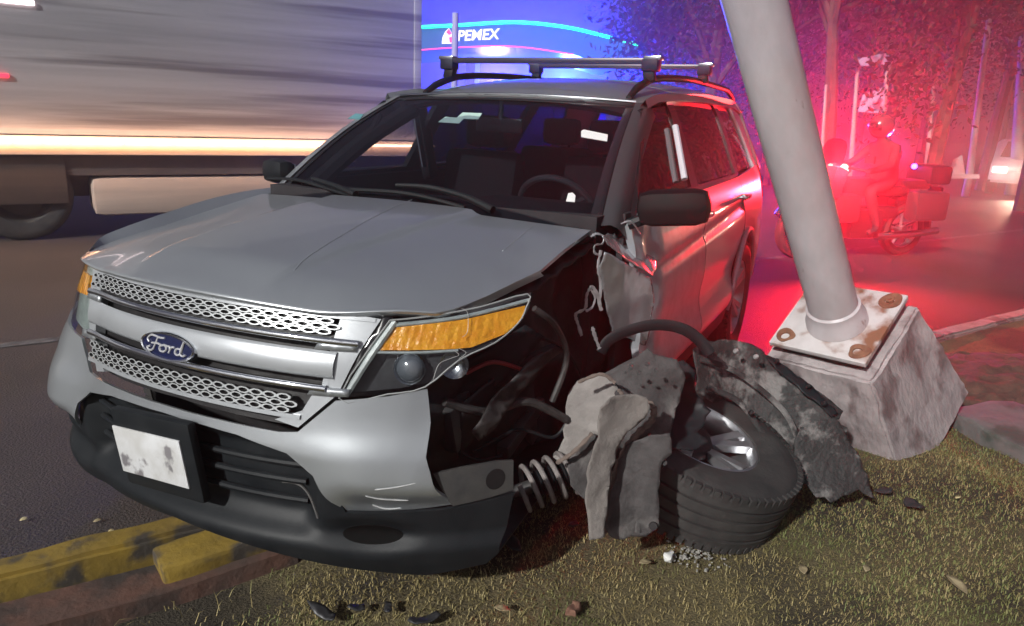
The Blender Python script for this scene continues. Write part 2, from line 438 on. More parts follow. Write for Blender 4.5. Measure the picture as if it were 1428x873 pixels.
# right fender (far side) and its top
def side_fn(sg, off=0.): return lambda x, z: (x, sg*(S(x, z)+off), z)
bm = B()
prof = lambda x: [(-.803, H(x, .8)-.006), (-.845, lerp(x, [-.4, -.2, 0, .25, .5, .62, .75], [1.155, 1.15, 1.135, 1.095, 1.045, 1.012, .97])), (-.905, lerp(x, [-.4, 0, .3, .75], [1.09, 1.07, 1.03, .93])), (-S(x, .95)-.0, .93), (-S(x, .80), .80), (-S(x, .6), .62), (-S(x, .45), .45)]
rows = []
def yclamp(x, z):
    y = .2
    while y < 1.0 and F(-y, max(.5, z)) > x: y += .004
    return y
for x in np.linspace(.66, -.42, 28):
    r = [(-min(-y, yclamp(x, z)), z) for y, z in prof(x)]
    rows.append([bm.verts.new((x, y, z)) for y, z in r])
for a, b in zip(rows, rows[1:]):
    for i in range(len(a)-1):
        x = a[i].co.x
        if (i >= 4 and x < .42) or (i >= 1 and x > .46): continue
        bm.faces.new((a[i], a[i+1], b[i+1], b[i]))
obj('fender', bm, SILVER, suv)
# grille -------------------------------------------------
def droop(y): return -.065*y*y
def ff(off): return lambda y, z: (F(y, z)+off, y, z)
gp = [(-.585, .985), (-.3, 1.0), (0, 1.004), (.3, 1.0), (.585, .985), (.50, .77), (.42, .685), (0, .70), (-.42, .685), (-.50, .77)]
grille = asheet('grille', gp, ff(-.045), (1, 0, 0), BLACKB, suv, .03, .05)
def bar(name, z0, z1, y0, y1, m, off=0., thick=.02, bul=0.):
    def fn(a, b):
        y = y0+(y1-y0)*a; z = z0+(z1-z0)*b+droop(y); return (F(y, z)+off+bul*math.sin(b*3.14159)**.7, y, z)
    return gsheet(name, fn, 32, 9, (1, 0, 0), m, grille, thick)
GRS = mat('grille_silver', (.38, .40, .42), (.43, .45, .47), rough=.34, metal=.45, scale=4, coat=.3)
bar('silver_bar', .848, .918, -.475, .50, GRS, 0, .03, .008)
def round_bar(z, y0, y1, r=.010):
    pts = [(F(y, z+droop(y))+.004, y, z+droop(y)) for y in np.linspace(y0, y1, 28)]
    obj('chrome_bar', tube(B(), pts, r, 10), CHROME, grille)
round_bar(.944, -.495, .548); round_bar(.822, -.455, .488)
# perforated plates: cells with an octagonal hole, wall and bottom painted black for its shade
def mesh_plate(z0, z1, y0, y1, ncol, nrow, slant):
    bm = B(); cw = (y1-y0)/ncol; ch = (z1-z0)/nrow
    def mp(u, v, d): 
        z = v+droop(u); return (F(u, z)+.002-d, u, z)
    for j in range(nrow):
        for i in range(ncol):
            cx = y0+(i+.5)*cw+(.25 if j % 2 else -.25)*cw; cz = z0+(j+.5)*ch
            sq = []; hl = []
            for k in range(8):
                a = math.pi/8+k*math.pi/4
                ca, sa = math.cos(a), math.sin(a); mlt = 1/max(abs(ca), abs(sa))
                sq.append(bm.verts.new(mp(cx+ca*mlt*cw*.5, cz+sa*mlt*ch*.5, 0)))
                hl.append((cx+ca*cw*.36, cz+sa*ch*.34))
            h0 = [bm.verts.new(mp(u, v, .0)) for u, v in hl]; h1 = [bm.verts.new(mp(u, v, .014)) for u, v in hl]
            for k in range(8):
                k2 = (k+1) % 8
                bm.faces.new((sq[k], sq[k2], h0[k2], h0[k])); bm.faces.new((h0[k], h0[k2], h1[k2], h1[k])).material_index = 1
            bm.faces.new(h1).material_index = 1
    bmesh.ops.remove_doubles(bm, verts=bm.verts, dist=.0008)
    o = obj('perforated_plate', bm, mat('plate_silver', (.46, .48, .49), rough=.36, metal=.5, coat=.3), grille, True, 30, False); o.data.materials.append(BLACKB); return o
mesh_plate(.958, .9985, -.50, .485, 26, 3, 0)
mesh_plate(.745, .795, -.44, .41, 22, 3, 0)
bar('silver_bar', .9990, 1.008, -.53, .57, GRS, -.002, .02)
bar('silver_bar', .9450, .9565, -.50, .50, BLACKB, -.012, .012)
bar('silver_bar', .733, .744, -.45, .43, GRS, .001, .02)
for sg in (1, -1):
    cap = [(.487, 1.000), (.58, .985), (.548, .90), (.512, .79), (.425, .697), (.36, .712), (.43, .742), (.452, .79), (.47, .80)]
    cap2 = [(sg*y*(1 if sg > 0 else .925), z) for y, z in cap]
    if sg < 0: cap2 = cap2[::-1]
    asheet('grille_end', cap2, ff(-.006), (1, 0, 0), GRS, grille, .03, .02)
    # two silver tabs that carry the chrome bars
    for z in (.93, .812):
        tq = 1 if sg > 0 else .925
        tab = [(sg*tq*.455, z+.0), (sg*tq*.545, z-.004), (sg*tq*.545, z-.024), (sg*tq*.445, z-.022)]
        sheet('bar_holder', tab if sg > 0 else tab[::-1], ff(.006), (1, 0, 0), SILVER, grille, .012, .02)
# oval badge
bc = V3((F(0.004, .865)+.012, .004, .862))
bm = B(); a, b = .108, .041
bx = V3((1, 0, .18)).normalized(); by = V3((0, 1, 0)); bz = bx.cross(by)
def ell(k, s, d): 
    t = 6.283185*k/40; y = math.cos(t)*a*s
    return bc + by*y + bz*(math.sin(t)*b*(1-(1-s)*a/b if s < 1 else s)) + bx*(d-.40*y*y)
rg = [[bm.verts.new(ell(k, s, d)) for k in range(40)] for s, d in ((1, -.03), (1, .0), (.97, .008), (.93, .006), (.92, 0))]
for r0, r1 in zip(rg, rg[1:]):
    for k in range(40): bm.faces.new((r0[k], r0[(k+1) % 40], r1[(k+1) % 40], r1[k]))
badge = obj('badge', bm, CHROME, grille)
bm = B(); cv = bm.verts.new(bc+bx*.003); rr = [bm.verts.new(ell(k, .925, .001)) for k in range(40)]
r2 = [bm.verts.new(bc + by*(math.cos(6.283185*k/40)*a*.5) + bz*(math.sin(6.283185*k/40)*b*.5) + bx*(.003-.40*(math.cos(6.283185*k/40)*a*.5)**2)) for k in range(40)]
for k in range(40):
    bm.faces.new((rr[k], rr[(k+1) % 40], r2[(k+1) % 40], r2[k])); bm.faces.new((r2[k], r2[(k+1) % 40], cv))
obj('blue_oval', bm, mat('badge_blue', (.006, .010, .05), rough=.15, coat=1.), badge)
# script lettering "Ford" drawn as pen strokes in badge units
def stroke(bm, pts, w=.0032):
    P = spline([bc + by*(x*.078) + bz*(z*.025) + bx*(.0045-.40*(x*.078)**2) for x, z in pts], 6)
    tube(bm, P, w, 6)
bm = B()
stroke(bm, [(-.90, .1), (-.98, .5), (-.75, .95), (-.3, .85), (-.05, .95)])
stroke(bm, [(-.42, .85), (-.52, .2), (-.66, -.6), (-.85, -.85), (-.98, -.55), (-.8, -.3)])
stroke(bm, [(-.75, .05), (-.45, .15), (-.22, .05)])
stroke(bm, [(-.1, .15), (-.28, -.1), (-.27, -.55), (-.1, -.62), (.05, -.3), (.0, .08), (-.1, .15), (.1, .1), (.2, .15)])
stroke(bm, [(.2, .15), (.24, -.15), (.18, -.62)]); stroke(bm, [(.22, -.2), (.34, .12), (.46, .1)])
stroke(bm, [(.74, .1), (.55, .02), (.5, -.4), (.6, -.62), (.74, -.4), (.82, .3), (.88, .95)]); stroke(bm, [(.88, .95), (.78, .2), (.76, -.45), (.88, -.6), (1.0, -.4)])
obj('lettering', bm, mat('badge_lettering', (.75, .76, .78), rough=.25, metal=.6), badge)

# headlamps ----------------------------------------------
HL = YZ((543, 447), (600, 441), (670, 428), (735, 410), (733, 430), (722, 451), (690, 478), (640, 502), (592, 540), (540, 550), (472, 556))
def headlamp(sg):
    dz = lambda y: 0 if sg > 0 else -.035*smooth(.62, .88, y)
    HY = lambda y: y if sg > 0 else y-.05*smooth(.70, .60, y)
    P = [(sg*HY(y), z+dz(y)) for y, z in HL]
    if sg < 0: P = P[::-1]
    hb = asheet('headlight', P, lambda y, z: (F(y, z)-(.055 if y > 0 else .02)+.03*smooth(.62, .9, y), y, z), (1, 0, 0), mat('lamp_housing', (.035, .033, .036), (.08, .078, .08), rough=.3, scale=9, metal=.4) if sg > 0 else mat('pale_lamp_reflector', (.42, .47, .42), (.25, .27, .26), rough=.3, scale=16, coat=1.), suv, .02, .03)
    AM = YZ((545, 459), (640, 448), (728, 428), (725, 446), (700, 468), (652, 487), (630, 489), (521, 491))
    Q = [(sg*HY(y), z+dz(y)) for y, z in AM]; Q = Q if sg > 0 else Q[::-1]
    def amf(y, z):
        return (F(y, z)-(.019 if y > 0 else .008)+.0012*math.sin(y*330)+.003*fz((y*30, z*30, 2)), y, z)
    asheet('amber_reflector', Q, amf, (1, 0, 0), AMBER, hb, .015, .008)
    for pl, rad in ((((541, 456), (640, 444), (735, 420)), .006), (((518, 494), (580, 494), (634, 491)), .004), (((545, 450), (510, 500), (478, 551)), .011)):
        pts = []
        for q in pl:
            y, z = yz(*q); pts.append((F(y, z)-.018, sg*y, z))
        obj('chrome_trim', tube(B(), spline(pts, 5), rad, 8), mat('lamp_trim_pale', (.55, .58, .56), (.42, .45, .44), rough=.25, metal=.3, coat=1., scale=30), hb)
    if sg > 0: obj('lens_edge', tube(B(), spline([(F(*q)-.002, *q) for q in HL+HL[:1]], 3), .0024, 6), mat('lens_edge', (.26, .27, .27), rough=.25, coat=1.), hb)
    y, z = yz(561, 519)
    m4 = Matrix.Translation((F(y, z)-.035, sg*y, z)) @ V3((.8, .35*sg, .1)).to_track_quat('Z', 'Y').to_matrix().to_4x4()
    bm = B(); lathe(bm, [(.036, -.02), (.046, .0), (.043, .010), (.038, .006), (.038, .0)], m4, 28)
    pj_ = obj('projector', bm, DCHROME, hb)
    bm = B(); lathe(bm, [(.038, 0.0), (.034, .012), (.022, .021), (.008, .024), (.0005, .0245)], m4, 28)
    obj('projector_lens', bm, mat('projector_glass', (.10, .11, .125), rough=.05, coat=1., spec=.8), pj_)
    # side reflector bowl
    y, z = yz(622, 514)
    m4 = Matrix.Translation((F(y, z)-.045, sg*y, z)) @ V3((.8, .35*sg, .1)).to_track_quat('Z', 'Y').to_matrix().to_4x4()
    bm = B(); lathe(bm, [(.040, .012), (.03, .002), (.012, -.008), (.001, -.01)], m4, 20); obj('reflector_bowl', bm, DCHROME, hb)
    PL = P
    asheet('lens_cover', PL, ff(-.004), (1, 0, 0), CLEARL, hb, .003, .05)
    return hb
hl = headlamp(1); headlamp(-1)
# crack lines on the broken left lens
bm = B()
for pl in ([(643, 430), (652, 436), (652, 462), (645, 470)], [(632, 488), (640, 495), (628, 500), (612, 508), (604, 530)], [(640, 486), (650, 492), (640, 500)]):
    pts = [(F(*yz(*q)), *yz(*q)) for q in pl]; tube(bm, spline(pts, 4), .0007, 5)
obj('cracked_edge', bm, mat('crack_white', (.35, .35, .34), rough=.4), hl)
# black gap strip beside grille
sheet('gap_strip', YZ((528, 441), (547, 441), (472, 560), (460, 556)), ff(-.012), (1, 0, 0), GLOSSB, suv, .02, .02)
# bumper ---------------------------------------------------
top = YZ((595, 543), (540, 553), (468, 559)) + [(.43, .688), (.38, .683), (.2, .690), (0, .693)]
topm = [(-y, z) for y, z in top[:-1][::-1]]; topm[-1] = (-.93, .83)
bot = YZ((620, 712), (560, 720), (482, 723), (462, 700), (440, 662), (400, 632), (330, 606), (285, 593)) + [(0, .672)]
botm = [(-y, z) for y, z in bot[:-1][::-1]]; botm[-1] = (-.93, .47)
cut = YZ((622, 700), (606, 655), (598, 635), (600, 590))
bp = top + topm + [(-.95, .7)] + botm[::-1] + [] 
bp = top[:] + topm + botm[::-1] + bot[::-1] + cut
def bfn(y, z):
    ay = abs(y); b = .026*smooth(.36, .64, ay)*smooth(.42, .53, z)*(1-smooth(.54, .74, z)) 
    b -= .05*smooth(.565, .47, z)*smooth(.48, .60, ay)
    if y < 0: b += .025*smooth(.45, .75, ay)*smooth(.84, .72, z)
    b += .006*fz((y*9, z*9, 1))*smooth(.66, .74, y)
    return (F(y, z)+b, y, z)
# right part of the bumper runs round the corner
bump = asheet('front_bumper', botm and (topm[::-1][::-1] and bp), bfn, (1, 0, 0), SILVER, suv, .010, .016)
for pl in (((512, 690), (530, 697), (566, 701)), ((508, 712), (524, 719), (548, 718)), ((530, 678), (560, 674), (588, 668))):
    pts = []
    for q in pl:
        y, z = yz(*q); p = bfn(y, z); pts.append((p[0]+.001, p[1], p[2]))
    obj('scrape_mark', tube(B(), spline(pts, 6), [.0006]+[.0019]*(len(spline(pts, 6))-2)+[.0006], 6, flat=1.), mat('scrape_grey', (.30, .31, .31), (.5, .5, .5), rough=.5, scale=40), bump)
lowp = [(.775, .47), (.60, .462), (.548, .46), (.50, .60), (.40, .645), (.26, .67), (0, .68), (-.26, .67), (-.40, .645), (-.50, .60), (-.548, .46), (-.93, .49), (-.95, .36), (-.73, .285), (-.5, .285), (-.25, .315), (0, .335), (.25, .315), (.519, .281), (.732, .255), (.87, .285), (.90, .32), (.925, .50)]
def lfn(y, z):
    ay = abs(y)
    rec = -.05*smooth(.50, .40, ay)*smooth(.67, .61, z)*smooth(.36, .44, z)
    fog = -.024*smooth(.085, .015, math.hypot((ay-.60)*.55, (z-.385)*1.2))
    lp = .03*smooth(.40, .34, z) + 0
    return (F(y, z)-.012+rec+fog+lp, y, z)
low = asheet('lower_bumper', lowp, lfn, (1, 0, 0), BLACKP, suv, .012, .013)
for z in (.47, .53, .58):
    pts = [(F(y, z)-.045, y, z) for y in np.linspace(-.43, .43, 16)]
    obj('lower_slat', tube(B(), pts, .010, 8), BLACKP, low)
pts = [(lfn(y, z)[0]+.003, y, z) for y, z in YZ((372, 684), (395, 688), (415, 702), (436, 728))]
obj('trim_edge', tube(B(), spline(pts, 6), .004, 6), GREYM, low)
asheet('fog_recess_dark', [(.60+.075*math.cos(t), .385+.026*math.sin(t)) for t in np.linspace(0, 6.1, 26)], lambda y, z: (lfn(y, z)[0]+.0025, y, z), (1, .4, 0), mat('fog_recess_shade', (.003, .003, .003), rough=.8, spec=.1), low, .004, .02)  # flush near-black disc paints the shade of the fog lamp recess
# chin under-tray
tray = [(F(y, .3)-.03, y) for y in np.linspace(-.9, .88, 15)] + [(-.3, .80), (-.3, -.88)]
sheet('under_tray', tray, lambda x, y: (x, y, .30), (0, 0, 1), BLACKB, suv, .01, .15)
# plate holder and plate
pm = Matrix.Translation((1.0, -.02, .545)) @ Matrix.Rotation(math.radians(4), 4, 'X') @ Matrix.Rotation(math.radians(5), 4, 'Y')
bm = B(); box(bm, (0, 0, 0), (.03, .33, .25), bev=.012); bm.transform(pm); holder = obj('plate_holder', bm, BLACKP, suv)
bm = B(); box(bm, (.018, -.02, -.005), (.006, .285, .15), bev=.002); bm.transform(pm)
PLM = mat('number_plate', (.50, .50, .49), (.62, .63, .64), rough=.4, scale=9, lo=.4, hi=.6, c3=(.20, .19, .20), s3=13, lo3=.60, hi3=.66)
obj('number_plate', bm, PLM, holder)
# radiator/bay block that closes the front
bm = B(); box(bm, (.32, 0, .64), (.6, 1.08, .50)); box(bm, (-.1, 0, .75), (.5, 1.3, .6)); obj('engine_block', bm, BLACKB, suv)

# torn left front corner -----------------------------------
def apron(x, z):
    y = lerp(x, [-.5, 0, .4, .75], [.80, .70, .66, .60]) + .05*fz((x, 0, z), 5, 2) + .03*fz((x, 0, z), 11, 4) + .04*abs(fz((x, 1, z), 3, 7))
    return (x, y, z)
ap = [(.72, .36), (.72, .70), (.55, .80), (.36, .88), (.2, .97), (-.2, 1.06), (-.46, 1.08), (-.5, .35)]
bay = sheet('wheel_bay', ap, apron, (0, 1, 0), BLACKB, suv, .02, .022, ang=35)
crumple('bent_bracket', [(640, 560), (690, 520), (770, 478), (785, 486), (720, 540), (665, 600), (640, 640)], (.35, .76, .75), (.5, .85, .1), BLACKB, bay, .03, 7, .006, .02, 3)
crumple('bent_bracket', [(600, 548), (650, 500), (735, 455), (760, 470), (690, 540), (640, 620), (605, 655)], (.44, .70, .72), (.7, .7, 0), BLACKP, bay, .025, 8, .006, .018, 5)
SCUF = mat('scuffed_inner_panel', (.02, .018, .018), (.09, .08, .078), rough=.5, metal=.4, scale=9, lo=.45, hi=.7, bump=.4, bscale=15)
crumple('inner_panel_scrap', [(655, 600), (700, 545), (745, 500), (778, 482), (770, 500), (728, 548), (690, 600), (668, 615)], (.42, .80, .75), (.6, .8, .1), SCUF, bay, .02, 9, .004, .015, 9)
for pl in ([(700, 480), (745, 470), (790, 490), (815, 540)], [(660, 630), (720, 600), (770, 610), (790, 590)], [(610, 600), (660, 640), (700, 635)]):
    obj('loose_wire', tube(B(), spline([at_plane(q[0], q[1], (.3, .80, .7), (.55, .83, 0)) for q in pl], 8), .006, 6), BLACKP, bay)
HOSE = mat('dusty_hose', (.02, .018, .018), (.06, .054, .052), rough=.6, scale=20)
for pl, r_, m_ in (([(620, 560), (680, 575), (735, 560), (790, 585)], .014, HOSE), ([(745, 430), (775, 455), (790, 500), (770, 560)], .010, HOSE), ([(650, 520), (690, 505), (740, 520)], .007, mat('red_wire', (.25, .02, .02), rough=.4))):
    obj('hose', tube(B(), spline([at_plane(q[0], q[1], (.34, .82, .7), (.55, .83, 0)) for q in pl], 8), r_, 8), m_, bay)
for c_, s_ in (((.10, .70, .46), (.3, .05, .05)), ((.05, .66, .55), (.06, .10, .40)), ((.48, .66, .62), (.14, .06, .16))):
    bx_ = B(); box(bx_, c_, s_, Matrix.Rotation(.3, 3, 'Y'), bev=.01); obj('bracket', bx_, GREYM, bay)
# dark flank under the hood edge, right of the headlamp
sheet('hood_gap', [(.50, .69), (.42, .73), (.3, .765), (.1, .80), (-.3, .81), (-.3, .72), (.1, .66), (.38, .62)], lambda x, y: (x, y, H(x, y)-.05-.04*abs(fz((x, y, 0), 8, 1))), (0, 0, 1), BLACKB, suv, .012, .03)
# torn fender stub (silver) in front of the door
tb, tn = V3((-.42, .95, .95)), V3((.30, .95, .05)).normalized()
j0, j1 = at_plane(838, 347, tb, tn), at_plane(907, 387, tb, tn); jl = (j1-j0).normalized()
n_up = Matrix.Rotation(math.radians(38), 3, jl) @ tn; n_lo = Matrix.Rotation(math.radians(-10), 3, jl) @ tn
if n_up.z < n_lo.z: n_up, n_lo = Matrix.Rotation(math.radians(-38), 3, jl) @ tn, Matrix.Rotation(math.radians(10), 3, jl) @ tn
torn = crumple('torn_fender', [(838, 349), (872, 368), (908, 388), (912, 420), (905, 462), (898, 482), (872, 470), (852, 462), (842, 435), (837, 400), (833, 372)], j0, n_lo, TORN, suv, .030, 3., .003, .014, 4, .0, ang=22, rag=.007)
crumple('torn_upper_flap', [(838, 348), (828, 338), (838, 330), (852, 332), (866, 311), (880, 309), (894, 326), (916, 322), (920, 345), (909, 386), (872, 367)], j0, n_up, TORN, torn, .035, 4., .003, .012, 5, .0, ang=20, rag=.007)
BRIGHT = mat('bare_torn_edge', (.62, .61, .62), (.45, .42, .43), rough=.3, metal=.6, scale=30)
for pl, r_ in (([(824, 330), (832, 326), (842, 330), (840, 340), (830, 342), (829, 352), (836, 356)], .005), ([(838, 349), (834, 372), (838, 398), (836, 420), (839, 433)], .006), ([(838, 432), (832, 410), (825, 400), (818, 412), (816, 430), (803, 438), (806, 452), (811, 468)], .007), ([(824, 404), (830, 414), (826, 428), (817, 434)], .005), ([(826, 456), (830, 470), (836, 486)], .008), ([(866, 312), (880, 309), (893, 326)], .004)):
    obj('torn_edge', tube(B(), spline([at_plane(q[0], q[1], tb+V3((.03, .03, 0)), (.5, .85, .1)) for q in pl], 6), [r_*(.6+.7*random.random()) for _ in range(6*(len(pl)-1)+1)], 6, flat=.5), BRIGHT, torn)
# bumper bracket behind the tear
br = YZ((600, 664), (640, 655), (690, 646), (713, 645), (713, 686), (680, 697), (628, 709), (622, 702))
brk = asheet('bumper_bracket', br, ff(-.014), (1, .5, 0), GREYM, suv, .010, .015)
y, z = yz(688, 671)
asheet('bracket_slot', [(y+.020*math.cos(t), z+.030*math.sin(t)) for t in np.linspace(0, 6.1, 20)], ff(-.0125), (1, .5, 0), GLOSSB, brk, .002, .02)
# strut with coil spring, thrown forward
A0 = at(724, 684, 0, .34); A1 = at(800, 656, 0, .22); ax = (A1-A0).normalized(); u = ax.orthogonal().normalized(); v = ax.cross(u)
strut = tag(bpy.data.objects.new('strut', None), None); C.objects.link(strut); strut.parent = suv
hx = [A0 + ax*((A1-A0).length*k/120) + (u*math.cos(k*.24)+v*math.sin(k*.24))*.070 for k in range(121)]
COIL = mat('dusty_coil', (.15, .135, .13), (.24, .21, .20), rough=.7, scale=18, bump=.3)
obj('coil_spring', tube(B(), hx, .0085, 8), COIL, strut)
bm = B(); L_ = (A1-A0).length
m4 = Matrix.Translation(A0) @ ax.to_track_quat('Z', 'Y').to_matrix().to_4x4()
lathe(bm, [(.038+.007*(k % 2), L_*(.2+.7*k/26)) for k in range(27)], m4, 18); obj('bellows', bm, BLACKP, strut)
bm = B(); lathe(bm, [(.001, -.1), (.022, -.1), (.022, L_+.1), (.001, L_+.1)], m4, 14); obj('strut_rod', bm, GREYM, strut)

# cabin ------------------------------------------------------
def wsf(u, v, off=0.):
    hw = .815*(1-v)+.665*v
    x = (-.17-.12*u*u)*(1-v)+(-.985-.07*u*u)*v; z = 1.135*(1-v)+(1.612-.018*u*u)*v
    bul = .035*math.sin(v*3.14159)
    return V3((x+bul*.5+off*.5, u*hw, z+bul*.85+off*.85))
def wsp(px, py, off=0.):
    best = None
    def f(p):
        v = (p.z-1.135)/.475; return p.x - ((-.17-.12*(p.y/.74)**2)*(1-v)+(-.985-.07*(p.y/.68)**2)*v) - .03*math.sin(max(0, min(1, v))*3.14)*1.4
    return on_surf(px, py, f, 1.5, 5)
ws = asheet('windshield', [(-1, 0), (1, 0), (1, 1), (-1, 1)], wsf, (1, 0, 1), WGLASS, suv, .004, .08)
sq = [(-1, .0), (1, .0), (1, 1), (-1, 1)]
for nm, po in (('shade_band', [(-.985, .945), (.985, .945), (.985, .995), (-.985, .995)]), ('black_border', [(-.985, .005), (-.93, .005), (-.93, .94), (-.985, .94)]), ('black_border', [(.93, .005), (.985, .005), (.985, .94), (.93, .94)])):
    sheet(nm, po, lambda u, v: wsf(u, v, .003), (1, 0, 1), GLOSSB, ws, .001, .08)
def sticker(pts, m, nm='sticker'):
    W_ = [wsp(*p) for p in pts]; c = sum(W_, V3())/len(W_); n = V3((.5, 0, .86))
    bm = B(); a = [bm.verts.new(w+n*.012) for w in W_]; b = [bm.verts.new(w+n*.009) for w in W_]
    bm.faces.new(a); bm.faces.new(b[::-1])
    for i in range(len(a)): bm.faces.new((a[i], b[i], b[(i+1) % len(a)], a[(i+1) % len(a)]))
    obj(nm, bm, m, ws)
sticker([(612, 173), (622, 166), (648, 168), (641, 175)], PAPER); sticker([(637, 168), (646, 160), (673, 161), (668, 169)], PAPER)
sticker([(811, 186), (815, 184), (848, 191), (847, 200), (811, 194)], WPAPER); sticker([(790, 284), (793, 273), (799, 272), (803, 276), (802, 285)], WPAPER)
sticker([(486, 168), (497, 161), (508, 162), (503, 169)], mat('blue_green_sticker', (.10, .25, .28), rough=.5))
# pillars, roof, cant rails
for sg in (1, -1):
    pp = [wsf(sg*1.0, v) for v in np.linspace(0, 1, 12)]
    bm = B(); rows = []
    for i, p in enumerate(pp):
        v = i/11; o1 = V3((-.035, sg*.045, -.004)); o2 = V3((-.10, sg*(.055), -.045))
        rows.append([bm.verts.new(q) for q in (p+V3((.004, -sg*.012, .006)), p+V3((-.01, sg*.022, .010)), p+o1, p+o2, p+V3((-.11, sg*.01, -.05)))])
    for a, b in zip(rows, rows[1:]):
        for i in range(5): bm.faces.new((a[i], a[(i+1) % 5], b[(i+1) % 5], b[i]))
    obj('front_pillar', bm, SILVER if sg < 0 else mat('left_pillar_shaded', (.06, .06, .065), rough=.4, metal=.3), suv)  # left pillar is silver too, its shade put into a dark grey
def RZ(x, y):
    c = lerp(x, [-4.1, -3.9, -3.3, -2.5, -1.8, -1.35, -1.1, -.98], [1.66, 1.715, 1.765, 1.770, 1.745, 1.70, 1.655, 1.622])
    return c - .075*(abs(y)/.66)**2.6
rp = [(-.985-.07*(y/.665)**2, y) for y in np.linspace(-.665, .665, 13)] + [(-2, .665), (-3.3, .65), (-3.95, .56), (-4.02, .3), (-4.02, -.3), (-3.95, -.56), (-3.3, -.65), (-2, -.665)]
roof = asheet('roof', rp, lambda x, y: (x, y, RZ(x, y)), (0, 0, 1), SILVER, suv, .03, .06)
# headliner dark inside
sheet('headliner', [(x*.98-.05, y*.94) for x, y in rp], lambda x, y: (x, y, RZ(x, y)-.045), (0, 0, 1), INTER, suv, .015, .12)
bm = B(); tube(bm, [wsf(u, 1.0)+V3((-.01, 0, .008)) for u in np.linspace(-.98, .98, 15)], .009, 8); obj('roof_seam', bm, DCHROME, suv)
for sg in (1, -1):
    bm = B(); rows = []
    for x in np.linspace(-1.02, -3.95, 30):
        yy = min(.665, np.interp(x, [-3.95, -3.3, -2], [.56, .65, .665]))
        tz = lerp(x, [-4, -3.3, -2.2, -1.3, -1.0], [1.60, 1.645, 1.645, 1.615, 1.575])
        rows.append([bm.verts.new(q) for q in ((x, sg*(yy-.004), RZ(x, yy)+.001), (x, sg*(S(x, tz+.03)+.012), tz+.035), (x, sg*(S(x, tz)+.010), tz), (x, sg*(S(x, tz)-.03), tz-.01), (x, sg*(yy-.05), RZ(x, yy)-.06))])
    for a, b in zip(rows, rows[1:]):
        for i in range(5): bm.faces.new((a[i], a[(i+1) % 5], b[(i+1) % 5], b[i]))
    obj('roof_side_rail', bm, SILVER, suv)
    xs = np.linspace(-1.18, -3.75, 26); pts = []
    for i, x in enumerate(xs):
        e = min(i, 25-i)/3.; h = .055*min(1, e)**.6
        pts.append((x, sg*.575, RZ(x, .575)+h+.004))
    obj('roof_rail', tube(B(), pts, [.014]+[.019]*24+[.014], 10), BLACKP, roof)
for x, zz in ((-1.45, 1.812), (-2.60, 1.868)):
    cb = obj('crossbar', box(B(), (x, 0, zz), (.06, 1.26, .028), bev=.010), mat('crossbar_black', (.045, .04, .042), rough=.35, metal=.5), roof)
    for sg in (1, -1):
        bm = B(); box(bm, (x, sg*.59, zz-.02), (.075, .085, .06), bev=.012); box(bm, (x, sg*.585, zz-.065), (.05, .06, .07), Matrix.Rotation(.2*sg, 3, 'X'), bev=.01)
        obj('crossbar_foot', bm, BLACKP, cb)
        obj('end_cap', box(B(), (x, sg*.60, zz+.013), (.062, .09, .02), bev=.006), DCHROME, cb)
# radio mast on roof end
# side doors, windows: mirrored pair, left one shows the crash side
def panel_side(name, poly, m, sg, parent, off=0., thick=.02, res=.05, fn=None):
    P = poly if sg > 0 else poly
    base = fn or (lambda x, z: off)
    return asheet(name, P, lambda x, z: (x, sg*(S(x, z)+base(x, z)), z), (0, sg, 0), m, parent, thick, res)
def door_rel(x, z):
    # sculpted line and rocker flare
    d = -.018*math.exp(-((z-(.93+(-.5-x)*.045))/.03)**2) + .020*smooth(.60, .48, z)*smooth(.40, .46, z)
    d += -.02*math.exp(-((z-.66)/.09)**2)*smooth(-.5, -.9, x)
    return d
def door_dent(x, z):
    d = door_rel(x, z); w = smooth(-.72, -.42, x)
    return d + w*(.035*fz((x, 0, z), 6, 3) + .02*fz((x, 0, z), 13, 5) - .02)
arch = [(-2.76+.47*math.cos(t), .40+.47*math.sin(t)) for t in np.linspace(math.pi*1.0, .05, 18)]
